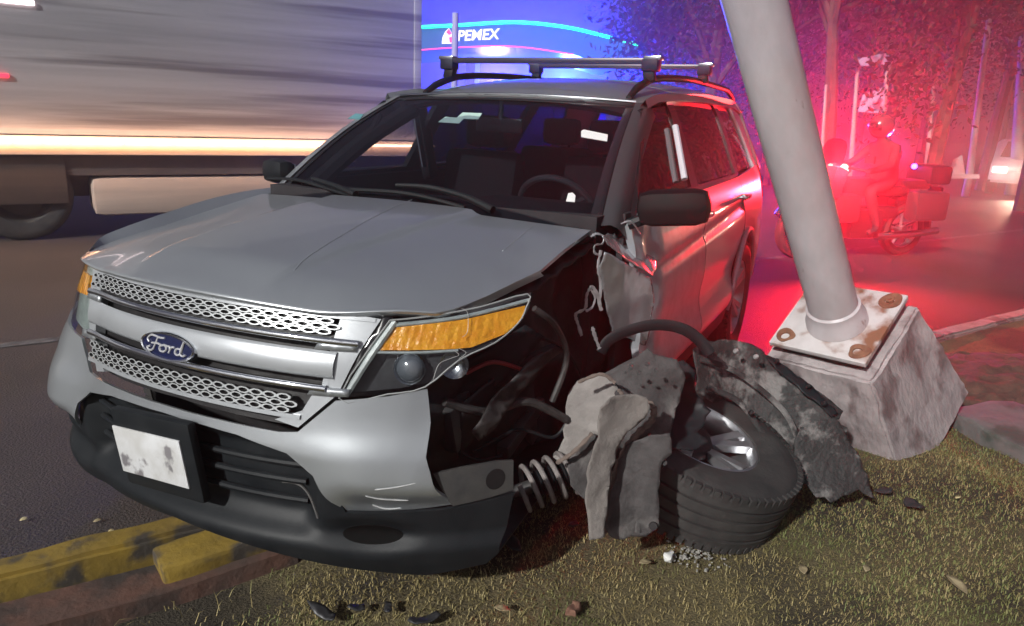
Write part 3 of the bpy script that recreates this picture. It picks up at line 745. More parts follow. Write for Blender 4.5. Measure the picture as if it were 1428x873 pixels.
for sg in (1, -1):
    fd = [(-.42, .44), (-.44, .8), (-.42, 1.0), (-.40, 1.13), (-.48, 1.175), (-1.46, 1.195), (-1.452, .9), (-1.45, .44)]
    door = panel_side('front_door', fd, SILVER if sg < 0 else SILVERD, sg, suv, 0, .03, .03, door_dent if sg > 0 else door_rel)
    rd_ = [(-1.462, .44), (-1.466, .9), (-1.474, 1.195), (-2.66, 1.205), (-2.68, .9)] + [(x, z) for x, z in arch[::-1] if -2.66 < x and z > .62] + [(-2.30, .55), (-2.27, .44)]
    rd_ = [(-1.462, .44), (-1.466, .9), (-1.474, 1.195), (-2.60, 1.205), (-2.64, .92), (-2.58, .86), (-2.42, .76), (-2.33, .62), (-2.29, .50), (-2.27, .44)]
    rdoor = panel_side('rear_door', rd_, SILVER, sg, suv, 0, .03, .035, door_rel)
    qp = [(-2.61, 1.205), (-2.652, .925)] + [(x, z) for x, z in arch[::-1] if x < -2.60 and z > .5] + [(-3.25, .45), (-3.9, .5), (-4.0, .8), (-3.95, 1.25), (-3.4, 1.23)]
    panel_side('rear_quarter', qp, SILVER, sg, suv, 0, .03, .05, lambda x, z: .0)
    panel_side('rocker', [(-.42, .33), (-2.25, .33), (-2.27, .435), (-.42, .435)], BLACKP, sg, suv, .012, .05, .08)
    ap_ = [(-2.76+.455*math.cos(t), .40+.455*math.sin(t)) for t in np.linspace(math.pi, .0, 20)]
    obj('arch_trim', tube(B(), [(x, sg*(S(x, z)+.006), z) for x, z in ap_], .020, 8, flat=1.), SILVERD, suv)
    # wheel housing
    bm = B(); m4 = Matrix.Translation((-2.76, sg*.60, .40)) @ Matrix.Rotation(math.pi/2, 4, 'X'); lathe(bm, [(.001, sg*.0), (.46, 0), (.46, -sg*.30)], m4, 28); obj('wheel_housing', bm, BLACKB, suv)
    # window surround strips
    tz = lambda x: lerp(x, [-4, -3.3, -2.2, -1.3, -1.0], [1.60, 1.645, 1.645, 1.615, 1.575])
    strips = [[(-.42, 1.13), (-.52, 1.21), (-1.06, 1.575), (-.98, 1.575)], [(-1.38, 1.20), (-1.52, 1.20), (-1.60, tz(-1.6)), (-1.47, tz(-1.47))],
              [(-2.58, 1.20), (-2.70, 1.20), (-2.80, 1.64), (-2.66, 1.64)], [(-.44, 1.165), (-2.66, 1.195), (-2.66, 1.225), (-.53, 1.215)]]
    for q in strips: panel_side('window_post', q, GLOSSB, sg, suv, -.012, .03, .08)
    panel_side('rear_post', [(-3.55, 1.22), (-3.95, 1.24), (-3.9, 1.60), (-3.3, 1.64)], SILVER, sg, suv, -.004, .03, .06)
    wins = [[(-.54, 1.215), (-1.38, 1.222), (-1.48, 1.60), (-1.07, 1.572)], [(-1.52, 1.222), (-2.58, 1.225), (-2.67, 1.64), (-1.60, 1.63)], [(-2.70, 1.225), (-3.56, 1.23), (-3.32, 1.635), (-2.80, 1.64)]]
    for i, q in enumerate(wins):
        panel_side('side_window', q, (WGLASS if (sg < 0 and i == 0) else TGLASS), sg, door if i == 0 else rdoor if i == 1 else suv, -.022, .004, .1)
    # bright strip on B pillar edge
    for x0, dr in ((-1.40, door), (-2.55, rdoor)):
        bm = B(); box(bm, (0, 0, 0), (.19, .028, .028), bev=.010); hz = 1.085
        bm.transform(Matrix.Translation((x0, sg*(S(x0, hz)+.035), hz))); tube(bm, [(x0+.07, sg*(S(x0, hz)-.01), hz), (x0+.07, sg*(S(x0, hz)+.03), hz)], .012, 8); tube(bm, [(x0-.07, sg*(S(x0, hz)-.01), hz), (x0-.07, sg*(S(x0, hz)+.03), hz)], .012, 8)
        obj('door_handle', bm, CHROME, dr)
    if sg > 0:
        pl = [xz(941, 176), xz(947, 210), xz(954, 250)]
        obj('pillar_strip', tube(B(), spline([(x, S(x, z)+.002, z) for x, z in pl], 4), .016, 8, flat=1.), mat('pillar_strip', (.62, .60, .64), rough=.3, coat=.5), suv)
    # mirror
    if sg > 0:
        mr = obj('side_mirror', box(B(), (0, 0, 0), (.14, .27, .135), bev=.055), mat('mirror_black', (.006, .006, .007), rough=.6, spec=.15), suv); mr.location = (-.44, 1.03, 1.215); mr.rotation_euler = (.10, 0, .15)
    else:
        mr = obj('side_mirror', box(B(), (0, 0, 0), (.10, .17, .12), bev=.048), BLACKP, suv); mr.location = (-.46, -.955, 1.215); mr.rotation_euler = (0, 0, -.2)
    bm = B(); box(bm, (-.058, 0, 0), (.008, .12 if sg < 0 else .22, .07), bev=.003); obj('mirror_glass', bm, mat('mirror_glass', (.6, .62, .65), rough=.03, metal=1.), mr)
    bm = B(); tube(bm, [(.0, -sg*.08, -.03), (.01, -sg*.17, -.06)], .022, 8); obj('mirror_arm', bm, BLACKP, mr)
    # tail lamp
    panel_side('tail_light', [(-3.88, .98), (-4.0, .98), (-3.98, 1.22), (-3.88, 1.22)], mat('tail_lamp_red', (.45, .02, .02), rough=.12, coat=1.), sg, suv, .008, .03, .03)
# hatch, rear glass, rear bumper
def RB(y, z): return -4.04+.10*y*y*1.2 + .12*smooth(1.2, 1.65, z)
asheet('tailgate', [(-.8, .45), (.8, .45), (.8, 1.2), (-.8, 1.2)], lambda y, z: (RB(y, z), y, z), (-1, 0, 0), SILVER, suv, .03, .1)
for sg in (1, -1): sheet('rear_post', [(sg*.8, 1.2), (sg*.72, 1.2), (sg*.55, 1.62), (sg*.62, 1.62)], lambda y, z: (RB(y, z), y, z), (-1, 0, 0), SILVER, suv, .03, .1)
sheet('rear_window', [(-.72, 1.205), (.72, 1.205), (.55, 1.62), (-.55, 1.62)], lambda y, z: (RB(y, z)+.01, y, z), (-1, 0, 0), glass('rear_glass', (.45, .45, .5), .05), suv, .004, .1)
sheet('roof_lip', [(-.62, 1.62), (.62, 1.62), (.56, 1.70), (-.56, 1.70)], lambda y, z: (RB(y, z)-.02, y, z), (-1, 0, 0), SILVER, suv, .03, .1)
# floor and interior
bm = B(); box(bm, (-2.1, 0, .38), (3.6, 1.72, .08)); box(bm, (-.30, 0, .8), (.10, 1.6, .75)); obj('floor_pan', bm, INTER, suv)
for sg in (1, -1): obj('door_trim', box(B(), (-1.85, sg*.845, .82), (2.9, .03, .72), bev=.01), INTER, suv)
dp = [(-.20, -.74), (-.20, .74), (-.80, .76), (-.80, -.76)]
dash = asheet('dashboard', dp, lambda x, y: (x, y, 1.125+.03*math.sin((x+.2)*-5)+(.03 if .15 < y < .6 else 0)*smooth(-.4, -.6, x)), (0, 0, 1), INTER, suv, .22, .06)
st = V3((-.86, .38, 1.10)); sn = V3((-.80, 0, .5)).normalized()
m4 = Matrix.Translation(st) @ sn.to_track_quat('Z', 'Y').to_matrix().to_4x4()
bm = B(); tube(bm, [m4 @ V3((.19*math.cos(t), .19*math.sin(t), 0)) for t in np.linspace(0, 6.2832, 40)], .015, 8, cap=False)
for t in (0, 2.6, 3.68+.9): tube(bm, [m4 @ V3((0, 0, -.02)), m4 @ V3((.19*math.cos(t), .19*math.sin(t), 0))], .016, 6)
lathe(bm, [(.001, .0), (.06, -.005), (.07, -.03), (.05, -.12)], m4, 18)
obj('steering_wheel', bm, mat('wheel_grey', (.05, .048, .05), (.08, .078, .08), rough=.5, scale=8), suv)
def seat(x, y, w=.5, rear=False):
    bm = B(); box(bm, (x, y, .72), (.52, w, .16), bev=.05); box(bm, (x-.32, y, 1.02), (.14, w*.96, .62), Matrix.Rotation(-.22, 3, 'Y'), bev=.05)
    s = obj('seat', bm, SEATM, suv)
    for yy in ([y] if not rear else [y-.35, y+.35]):
        bm = B(); box(bm, (x-.41, yy, 1.43), (.10, .27, .18), Matrix.Rotation(-.15, 3, 'Y'), bev=.045)
        for d in (-.06, .06): tube(bm, [(x-.40, yy+d, 1.28), (x-.41, yy+d, 1.40)], .008, 6)
        obj('headrest', bm, SEATM, s)
seat(-1.15, .38); seat(-1.15, -.38); seat(-2.15, 0, 1.3, True)
# inner door frames seen through the windscreen: grab handle, belt post
gh = spline([(-.62, -.70, 1.30), (-.70, -.66, 1.33), (-.80, -.64, 1.42), (-.88, -.655, 1.50)], 6)
obj('grab_handle', tube(B(), gh, .018, 8), INTER, suv)
obj('inner_pillar', tube(B(), [wsf(-.97, v)+V3((-.05, .05, -.06)) for v in np.linspace(0, 1, 8)], .045, 8), INTER, suv)
obj('belt_post', box(B(), (-1.45, -.76, 1.38), (.10, .06, .5), Matrix.Rotation(.22, 3, 'X'), bev=.02), INTER, suv)
obj('seat_belt', box(B(), (-1.38, -.74, 1.36), (.045, .008, .30), Matrix.Rotation(.22, 3, 'X')), mat('belt_grey', (.22, .24, .26), rough=.6), suv)
bm = B(); box(bm, (-.93, 0.02, 1.475), (.03, .25, .07), bev=.012); tube(bm, [(-.94, .02, 1.50), (-.95, .02, 1.59)], .012, 6); obj('rear_view_mirror', bm, GLOSSB, suv)
# cowl and wipers
sheet('cowl', [(-.10, -.78), (-.10, .78), (-.34, .80), (-.24, .4), (-.22, 0), (-.24, -.4), (-.34, -.80)], lambda x, y: (x, y, 1.118-.02*y*y), (0, 0, 1), BLACKP, suv, .02, .06)
def wiper(pl, arm):
    P = [wsp(*q)+V3((.010, 0, .018)) for q in pl]
    w = obj('wiper', tube(B(), spline(P, 6), .009, 6), BLACKP, suv)
    P = [wsp(*q)+V3((.018, 0, .03)) for q in arm]; n = len(spline(P, 6))
    obj('wiper_arm', tube(B(), spline(P, 6), [.016-.008*k/n for k in range(n)], 8), BLACKP, w)
wiper([(376, 254), (420, 257), (470, 272), (495, 279)], [(500, 281), (470, 268), (440, 258)])
wiper([(490, 270), (556, 274), (600, 282), (650, 296)], [(690, 303), (650, 284), (600, 271), (556, 268)])

# wheels ------------------------------------------------------
def tyre_mesh(R=.385, Wd=.25, ri=.245, grooves=True):
    h = Wd/2; prof = [(ri, -h*.72), (ri+.012, -h*.86), ((R+ri)/2, -h*1.02), (R-.035, -h*.98), (R-.012, -h*.86), (R-.004, -h*.78)]
    if grooves:
        for g in (-.5, -.17, .17, .5):
            prof += [(R, h*(g-.05)), (R-.011, h*(g-.04)), (R-.011, h*(g+.04)), (R, h*(g+.05))]
    prof += [(R-.004, h*.78), (R-.012, h*.86), (R-.035, h*.98), ((R+ri)/2, h*1.02), (ri+.012, h*.86), (ri, h*.72)]
    bm = B(); lathe(bm, prof, Matrix.Identity(4), 72)
    # shoulder tread blocks
    if grooves:
        for k in range(72):
            a = 6.283185*(k+.5)/72
            for sg in (1, -1):
                box(bm, V3(((R-.0125)*math.cos(a), (R-.0125)*math.sin(a), sg*h*.82)), (.02, R*6.283/72*.62, .032), Matrix.Rotation(a, 3, 'Z'))
    return bm
def rim_bm(ri=.25, Wd=.25, n=5):
    bm = B(); h = Wd/2
    lathe(bm, [(ri+.008, h*.80), (ri-.004, h*.84), (ri-.016, h*.72), (ri-.03, h*.3), (ri-.035, -h*.7), (ri+.008, -h*.84)], Matrix.Identity(4), 48)
    lathe(bm, [(.001, h*.50), (.03, h*.52), (.062, h*.46), (.07, h*.30), (.07, -.03), (.001, -.03)], Matrix.Identity(4), 24)
    for k in range(n):
        a0 = 6.283185*k/n
        for d in (-.16, .16):
            a = a0+d; ca, sa = math.cos(a), math.sin(a); pa = a0+d*.6
            p0 = V3((.05*math.cos(pa), .05*math.sin(pa), h*.40)); p1 = V3(((ri-.012)*ca, (ri-.012)*sa, h*.70))
            t = (p1-p0).normalized(); w = V3((0, 0, 1)).cross(t).normalized(); nn = t.cross(w)
            vs = [bm.verts.new(q) for q in (p0+w*.020+nn*-.012, p0-w*.020+nn*-.012, p0-w*.014+nn*.014, p0+w*.014+nn*.014, p1+w*.026+nn*-.014, p1-w*.026+nn*-.014, p1-w*.018+nn*.012, p1+w*.018+nn*.012)]
            for f in ((0, 1, 2, 3), (7, 6, 5, 4), (0, 4, 5, 1), (1, 5, 6, 2), (2, 6, 7, 3), (3, 7, 4, 0)): bm.faces.new([vs[i] for i in f])
    return bm
def wheel(parent, mtx, name='wheel'):
    w = bpy.data.objects.new(name, None); C.objects.link(w)
    if parent: w.parent = parent
    w.matrix_world = mtx
    obj('tyre', tyre_mesh(), RUBBER, w, ang=30); r = obj('rim', rim_bm(), ALLOY, w, ang=25)
    bm = B(); lathe(bm, [(.001, -.01), (.13, -.01), (.13, -.035), (.001, -.035)], Matrix.Identity(4), 24); obj('brake_disc', bm, mat('brake_disc', (.12, .11, .10), rough=.45, metal=.8), w)
    return w
w0 = wheel(suv, Matrix.Translation((-2.76, .83, .385)) @ Matrix.Rotation(-math.pi/2, 4, 'X'))
for m4 in (Matrix.Translation((-2.76, -.83, .385)) @ Matrix.Rotation(math.pi/2, 4, 'X'), Matrix.Translation((0, -.83, .385)) @ Matrix.Rotation(math.pi/2, 4, 'X')):
    c = copy_tree(w0, suv); c.matrix_world = m4

# ------------------------------------------------------------------ the torn-off wheel and liners on the grass
toward = -V3((FWD.x, FWD.y, 0)).normalized(); rgt = V3((RIGHT.x, RIGHT.y, 0)).normalized()
axis = (V3((0, 0, 1)) + rgt*.30 + toward*.18).normalized()
WC = at(962, 632, 2, .33)
lw = thing('detached_wheel', 'torn-off front wheel lying on the grass, worn black tyre and alloy rim', 'wheel')
lw.matrix_world = Matrix.Translation(WC) @ axis.to_track_quat('Z', 'Y').to_matrix().to_4x4() @ Matrix.Rotation(.5, 4, 'Z')
obj('tyre', tyre_mesh(.385, .25, .212), RUBBER, lw, ang=30); obj('rim', rim_bm(.217), ALLOY, lw, ang=25)
bm = B(); lathe(bm, [(.001, -.01), (.13, -.01), (.13, -.035), (.001, -.035)], Matrix.Identity(4), 24); obj('brake_disc', bm, MATS['brake_disc'], lw)

G = WC + toward*.43
ln = thing('wheel_liner', 'torn grey felt wheel liner hanging in front of the loose tyre', 'car part', (G.x, G.y, .1))
def fix(o, par): o.parent = par; o.matrix_parent_inverse = par.matrix_world.inverted(); return o
bpy.context.view_layer.update()
def linerpart(name, poly, d, n, m, amp, fr, seed, par, fold=0., res=.018, thick=.0025):
    o = crumple(name, poly, WC + toward*d[0] + rgt*d[1], n, m, None, amp, fr, thick, .011, seed, fold, None, 16, .010)
    return fix(o, par)
linerpart('grey_panel', [(794, 548), (806, 532), (838, 522), (850, 528), (862, 540), (868, 556), (858, 572), (846, 590), (836, 610), (826, 603), (800, 628), (778, 645), (768, 636), (786, 610)], (.50, -.25), toward*1.+rgt*-.35+V3((0, 0, .55)), GREYL, .04, 6, 1, ln, .012)
linerpart('folded_panel', [(842, 572), (856, 558), (880, 553), (905, 558), (912, 570), (905, 588), (880, 606), (866, 634), (852, 680), (845, 715), (840, 745), (820, 750), (818, 700), (824, 650), (836, 612)], (.54, -.2), toward*1.+rgt*.30+V3((0, 0, .10)), mat('brown_felt_liner', (.19, .17, .155), (.115, .103, .097), rough=.95, scale=14, detail=12, bump=.3, bscale=90, c3=(.11, .10, .092), s3=6, lo3=.55, hi3=.64, lo=.25, hi=.8), .035, 5, 3, ln, .020)
linerpart('back_panel', [(838, 524), (870, 505), (902, 486), (922, 500), (940, 503), (955, 528), (946, 560), (936, 600), (932, 628), (918, 632), (908, 605), (880, 620), (845, 600)], (.40, -.15), toward*1.+V3((0, 0, .45)), GREYL2, .03, 6, 4, ln, .012)
linerpart('ribbed_panel', [(862, 640), (880, 612), (905, 604), (932, 600), (934, 630), (920, 640), (916, 690), (918, 730), (900, 746), (868, 750), (848, 744), (842, 728), (850, 690)], (.50, -.12), toward*1.+V3((0, 0, .2)), GREYL2, .014, 4, 7, ln, .040)
linerpart('rim_shadow_flap', [(934, 515), (950, 504), (966, 520), (974, 548), (992, 572), (980, 590), (972, 602), (988, 618), (960, 628), (930, 632), (922, 600)], (.30, -.05), toward*1.+V3((0, 0, .6)), BLACKP, .03, 7, 12, ln, .012)  # black sheet added to stand for the shadow beside the rim
linerpart('lower_flap', [(800, 632), (828, 606), (838, 612), (826, 650), (822, 700), (806, 690), (795, 676), (793, 650)], (.42, -.3), toward*1.+V3((0, 0, .2)), GREYL2, .02, 6, 8, ln)
LP = (WC + toward*.545 - rgt*.2, toward*1.-rgt*.15+V3((0, 0, .3)))
def lpt(q, d=0.): return at_plane(q[0], q[1], LP[0]+toward*d, LP[1])
EDGE = mat('frayed_edge', (.17, .13, .11), (.09, .07, .06), rough=.95, scale=20, bump=.4)
for pl, r_, d_ in (([(898, 560), (911, 568), (909, 586), (890, 604), (872, 628), (858, 660), (848, 700), (842, 744)], .011, -.01), ([(862, 543), (868, 552), (862, 560), (852, 556)], .006, .0), ([(806, 533), (838, 522), (858, 534)], .006, -.01), ([(776, 646), (800, 630), (826, 604)], .007, -.02)):
    fix(obj('frayed_edge', tube(B(), spline([lpt(q, d_) for q in pl], 8), [r_*(.7+.5*abs(math.sin(k_*.9))) for k_ in range(8*(len(pl)-1)+1)], 7, flat=.6), EDGE, None), ln)
for pl in ([(876, 650), (872, 700), (868, 744)], [(896, 622), (893, 680), (890, 742)], [(914, 612), (908, 670), (906, 736)]):
    fix(obj('rib', tube(B(), spline([lpt(q, -.03) for q in pl], 8), .012, 8, flat=.6), GREYL2, None), ln)
for q, r_ in (((880, 512), .006), ((892, 520), .005), ((903, 508), .006), ((915, 516), .005), ((872, 520), .004), ((862, 549), .010), ((926, 645), .009), ((911, 734), .012)):
    bm = B(); lathe(bm, [(.0005, .003), (r_, .003), (r_*1.15, -.004)], Matrix.Translation(lpt(q, -.005)) @ LP[1].to_track_quat('Z', 'Y').to_matrix().to_4x4(), 12); fix(obj('bolt_hole', bm, BLACKB, None), ln)
# dark mud caked liner behind the tyre, leaning to the right
G2 = WC - toward*.20 + rgt*.25
dl = thing('mud_caked_liner', 'dark curved plastic wheel-arch liner caked with mud beside the concrete footing', 'car part', (G2.x, G2.y, .1))
bpy.context.view_layer.update()
nn = toward*.8 + rgt*.15 + V3((0, 0, .6))
linerpart('arched_panel', [(960, 492), (985, 478), (1020, 475), (1052, 486), (1078, 505), (1110, 530), (1142, 558), (1164, 578), (1158, 590), (1120, 596), (1112, 612), (1108, 640), (1110, 660), (1080, 650), (1060, 620), (1030, 580), (990, 556), (972, 546)], (-.10, .15), nn, MUD, .05, 4, 2, dl, .012, .02)
linerpart('mud_flap', [(1118, 596), (1160, 582), (1178, 606), (1192, 630), (1206, 662), (1218, 698), (1196, 682), (1158, 700), (1138, 692), (1122, 672), (1110, 650), (1110, 615)], (.02, .36), toward*.9+rgt*.1+V3((0, 0, .5)), MUD, .025, 5, 6, dl, .01, .018)
linerpart('flange', [(1060, 488), (1084, 500), (1120, 528), (1150, 556), (1168, 576), (1160, 582), (1120, 545), (1085, 515)], (.0, .18), nn, BLACKP, .012, 6, 9, dl)
Pp = [at_plane(q[0], q[1], WC+toward*.05, toward+V3((0, 0, .3))) for q in ((838, 492), (850, 474), (880, 460), (915, 453), (950, 458), (975, 474), (990, 494))]
fix(obj('arch_strip', tube(B(), spline(Pp, 8), .022, 8, flat=.3), BLACKP, None), dl)
MP_ = (WC + toward*.0 + rgt*.18, nn)
CLIP = mat('pale_clip', (.30, .28, .28), (.2, .19, .19), rough=.6, scale=30)
for q in ((1027, 489), (1055, 497), (1084, 503), (1128, 538), (1150, 563), (1048, 575), (1178, 640), (1140, 660), (1160, 676)):
    p_ = at_plane(q[0], q[1], WC+toward*.02+rgt*.25, nn); bm = B(); lathe(bm, [(.0005, .008), (.006, .007), (.010, .0), (.010, -.01)], Matrix.Translation(p_) @ nn.to_track_quat('Z', 'Y').to_matrix().to_4x4(), 10); fix(obj('clip', bm, CLIP if q[0] % 2 else BLACKB, None), dl)
for pl in ([(975, 500), (1030, 520), (1090, 570), (1112, 610)], [(985, 540), (1030, 560), (1065, 605)], [(1118, 600), (1150, 590), (1180, 600)]):
    fix(obj('rib', tube(B(), spline([at_plane(q[0], q[1], WC+toward*-.03+rgt*.2, nn) for q in pl], 8), .013, 8, flat=.6), MUD, None), dl)
# brake hub still in the wheel
bm = B(); hubp = WC + axis*.06 - rgt*.105 - toward*.03
lathe(bm, [(.001, .09), (.05, .09), (.07, .06), (.155, .05), (.172, .03), (.172, -.04)], Matrix.Translation(hubp) @ axis.to_track_quat('Z', 'Y').to_matrix().to_4x4(), 20)
o = obj('hub_carrier', bm, BLACKB, None); fix(o, lw)

# ------------------------------------------------------------------ leaning pole on its tilted concrete footing
PM = Matrix(((.389, -.759, .516), (.932, .282, -.255), (.046, .567, .817))); 
PO = CAM + (V3((-1.426, 1.613, .641)) - CAM)*.955
post = thing('leaning_pole', 'thick white steel pole leaning from its tilted concrete footing', 'pole', PO)
post.matrix_world = Matrix.Translation(PO) @ PM.to_4x4()
k = .955
WHITE = mat('white_pole_paint', (.58, .54, .56), (.44, .40, .41), rough=.45, scale=5, detail=10, bump=.12, bscale=18, c3=(.20, .12, .10), s3=11, lo3=.70, hi3=.76, stretch=(1, 1, .45, 0))
PLATE = mat('rusty_white_plate', (.55, .52, .52), (.46, .42, .41), rough=.65, scale=7, bump=.3, bscale=30, c3=(.20, .09, .05), s3=7, lo3=.50, hi3=.62)
RUST = mat('rust', (.14, .06, .035), (.24, .12, .07), rough=.85, scale=20, bump=.5)
bm = B(); lathe(bm, [(.103, .0), (.102, 1.5), (.100, 4.0), (.098, 7.0), (.001, 7.0)], Matrix.Translation((.009*k, -.017*k, .015)), 40); obj('pole', bm, WHITE, post)
bm = B(); lathe(bm, [(.130, .0), (.128, .035), (.116, .055), (.114, .10), (.104, .108)], Matrix.Translation((.009*k, -.017*k, .012)), 40); obj('collar', bm, WHITE, post)
plate = obj('base_plate', box(B(), (0, 0, -.002), (.44, .44, .024), bev=.004), PLATE, post)
for sx_, sy_ in ((-1, -1), (1, -1), (1, 1), (-1, 1)):
    bm = B(); lathe(bm, [(.045, .0), (.044, .004), (.020, .005), (.019, -.002)], Matrix.Translation((sx_*.165, sy_*.165, .011)), 20)
    for v in bm.verts: v.co.xy = Vector((sx_*.165, sy_*.165)) + (v.co.xy-Vector((sx_*.165, sy_*.165)))*(1+.55*fz((v.co.x*14, v.co.y*14, 0), 1, 3)) if v.co.z > .0095 and (v.co.xy-Vector((sx_*.165, sy_*.165))).length > .03 else v.co.xy
    obj('rust_washer', bm, RUST, plate)
    if (sx_, sy_) in ((1, 1), (-1, 1)):
        bm = B(); lathe(bm, [(.020, .0), (.020, .014), (.012, .015), (.012, .022), (.001, .022)], Matrix.Translation((sx_*.165, sy_*.165, .012)), 6); obj('bolt', bm, RUST, plate)
bm = B(); a_, b_, h0, h1 = .245, .36, -.075, -.74
vs = [bm.verts.new((x*s, y*s, z)) for z, s in ((h0, a_), (h1, b_)) for x, y in ((-1, -1), (1, -1), (1, 1), (-1, 1))]
for f in ((0, 1, 2, 3), (7, 6, 5, 4), (0, 4, 5, 1), (1, 5, 6, 2), (2, 6, 7, 3), (3, 7, 4, 0)): bm.faces.new([vs[i] for i in f])
bmesh.ops.bevel(bm, geom=list(bm.edges), offset=.012, segments=2, affect='EDGES')
bmesh.ops.triangulate(bm, faces=[f for f in bm.faces if len(f.verts) > 4])
bmesh.ops.subdivide_edges(bm, edges=[e for e in bm.edges if e.calc_length() > .1], cuts=17, use_grid_fill=True)
for v in bm.verts: v.co += V3((fz(v.co, 7, 1), fz(v.co, 7, 2), fz(v.co, 7, 3)))*.010 + V3((fz(v.co, 26, 1), fz(v.co, 26, 2), fz(v.co, 26, 3)))*.008
FOOT = mat('pale_footing_concrete', (.40, .355, .355), (.24, .215, .22), rough=.9, scale=7, detail=12, bump=.8, bscale=40, c3=(.15, .12, .12), s3=8, lo3=.50, hi3=.62, stretch=(1, 1, .5, 0))
obj('concrete_footing', bm, FOOT, post)
obj('grout_pad', box(B(), (0, 0, -.045), (.37, .37, .065)), mat('dark_grout', (.05, .03, .028), (.09, .06, .05), rough=.9, scale=9), post)

# ------------------------------------------------------------------ loose debris
o = obj('broken_kerb_block', rock(box(B(), (0, 0, 0), (.42, .15, .12), bev=.015), .010, 9, 3), YELLOW)
o.matrix_world = Matrix.Translation(at(316, 768, 2, .080)) @ Matrix.Rotation(math.atan2(ROADD.y, ROADD.x)+.05, 4, 'Z') @ Matrix.Rotation(.05, 4, 'X') @ Matrix.Rotation(-.05, 4, 'Y')
tag(o, 'knocked-over yellow kerb block lying at an angle under the bumper', 'kerb block')
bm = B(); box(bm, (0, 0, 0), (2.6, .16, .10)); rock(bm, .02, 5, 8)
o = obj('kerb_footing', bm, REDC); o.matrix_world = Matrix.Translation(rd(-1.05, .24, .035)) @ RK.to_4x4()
tag(o, 'broken concrete strip painted with orange light behind the yellow kerb', 'kerb')
o = obj('concrete_slab', rock(box(B(), (0, 0, 0), (.55, .42, .12), bev=.015), .015, 6, 4), mat('dark_slab', (.10, .105, .10), (.15, .15, .145), rough=.9, scale=7, bump=.4, bscale=30, c3=(.04, .06, .05), s3=4))
o.matrix_world = Matrix.Translation(at(1425, 608, 2, .13)) @ Matrix.Rotation(.65, 4, 'Z') @ Matrix.Rotation(.06, 4, 'X')
tag(o, 'grey concrete slab lying in the dirt right of the footing', 'slab')
DIRT = mat('turned_earth', (.05, .035, .026), (.09, .065, .045), rough=1., scale=14, bump=.8, bscale=40)
bm = B(); c0 = at(1380, 535, 2, .1)
bmesh.ops.create_icosphere(bm, subdivisions=5, radius=1)
for v in bm.verts: v.co = V3((v.co.x*.75, v.co.y*.42, max(-.02, v.co.z*.10))) + V3((fz(v.co, 3, 1), fz(v.co, 3, 2), fz(v.co, 5, 3)*.5))*.06
o = obj('dirt_mound', bm, DIRT); o.location = c0; o.rotation_euler = (0, 0, 2.6)
tag(o, 'low mound of turned brown earth behind the footing', kind='stuff')
SH = mat('black_shard_plastic', (.022, .022, .024), (.04, .04, .042), rough=.45, scale=10)
GS = 'broken plastic shards scattered on the grass'
for i, (px, py, sz, lab) in enumerate([(452, 853, .055, 'large dark plastic shard nearest the lower left shadow'), (498, 846, .030, 'small dark shard between two larger ones'), (541, 848, .030, 'narrow upright dark shard on the grass'), (590, 864, .05, 'wide dark shard at the bottom edge of the grass'), (1232, 684, .04, 'dark shard right beside the mud flap'), (1272, 703, .07, 'long flat dark shard right of the mud flap'), (716, 758, .05, 'dark shard in the shadow beside the bumper'), (800, 730, .03, 'small dark shard left of the grey liner')]):
    n = random.randint(5, 7); poly = [(sz*random.uniform(.7, 1.15)*math.cos(6.283*k/n), sz*random.uniform(.35, .6)*math.sin(6.283*k/n)) for k in range(n)]
    bm = sheet_bm(B(), poly, lambda a, b: V3((a, b, .25*(a*a)/sz+.012*fz((a*20, b*20, i)))), (0, 0, 1), .004, .012)
    o = obj('plastic_shard', bm, SH, recalc=False); p = at(px, py, 2, MZ+.035); o.location = p; o.rotation_euler = (random.uniform(-.25, .25), random.uniform(-.25, .25), random.uniform(0, 6.3))
    tag(o, lab, 'shard', GS)
LEAF = mat('dry_leaf', (.24, .19, .11), (.32, .26, .15), rough=.7, scale=30)
LEAF2 = mat('pale_yellow_leaf', (.42, .34, .16), (.5, .44, .26), rough=.7, scale=30)
GLf = 'fallen leaves'
def leaf(px, py, z, L_, m, lab):
    poly = [(L_*(t-.5), L_*.27*math.sin(math.pi*t)**.8) for t in np.linspace(0, 1, 9)] + [(L_*(t-.5), -L_*.27*math.sin(math.pi*t)**.8) for t in np.linspace(.9, .1, 8)]
    bm = sheet_bm(B(), poly, lambda a, b: V3((a, b, .5*abs(b)+.8*a*a/L_*.3)), (0, 0, 1), .0008, .01)
    o = obj('fallen_leaf', bm, m, recalc=False); o.location = at(px, py, 2, z); o.rotation_euler = (random.uniform(-.2, .2), random.uniform(-.2, .2), random.uniform(0, 6.3)); tag(o, lab, 'leaf', GLf)
leaf(1333, 816, MZ+.035, .085, LEAF, 'large dry tan leaf on the grass at lower right')
leaf(1208, 793, MZ+.035, .04, LEAF, 'small pale leaf left of the large tan leaf')
leaf(1336, 694, MZ+.04, .03, LEAF2, 'pale chip on the grass below the slab')
leaf(1120, 795, MZ+.035, .05, LEAF, 'reddish dry leaf right of the pale rubble')
leaf(34, 724, .012, .035, LEAF2, 'pale yellow leaf on the asphalt at far left')
leaf(136, 726, .012, .03, LEAF, 'small brown leaf on the asphalt, middle of three')
leaf(155, 742, .012, .035, LEAF2, 'yellow leaf on the asphalt nearest the bumper')
leaf(54, 778, .012, .035, LEAF2, 'pale leaf against the yellow kerb')
leaf(900, 785, MZ+.035, .05, LEAF, 'brown leaf below the loose tyre')
leaf(700, 850, MZ+.035, .05, LEAF, 'curled brown leaf on the grass at bottom middle')
RUB = mat('pale_rubble', (.30, .29, .27), (.2, .19, .17), rough=.95, scale=40, bump=.6, bscale=120)
bm = B(); c0 = at(975, 772, 2, MZ)
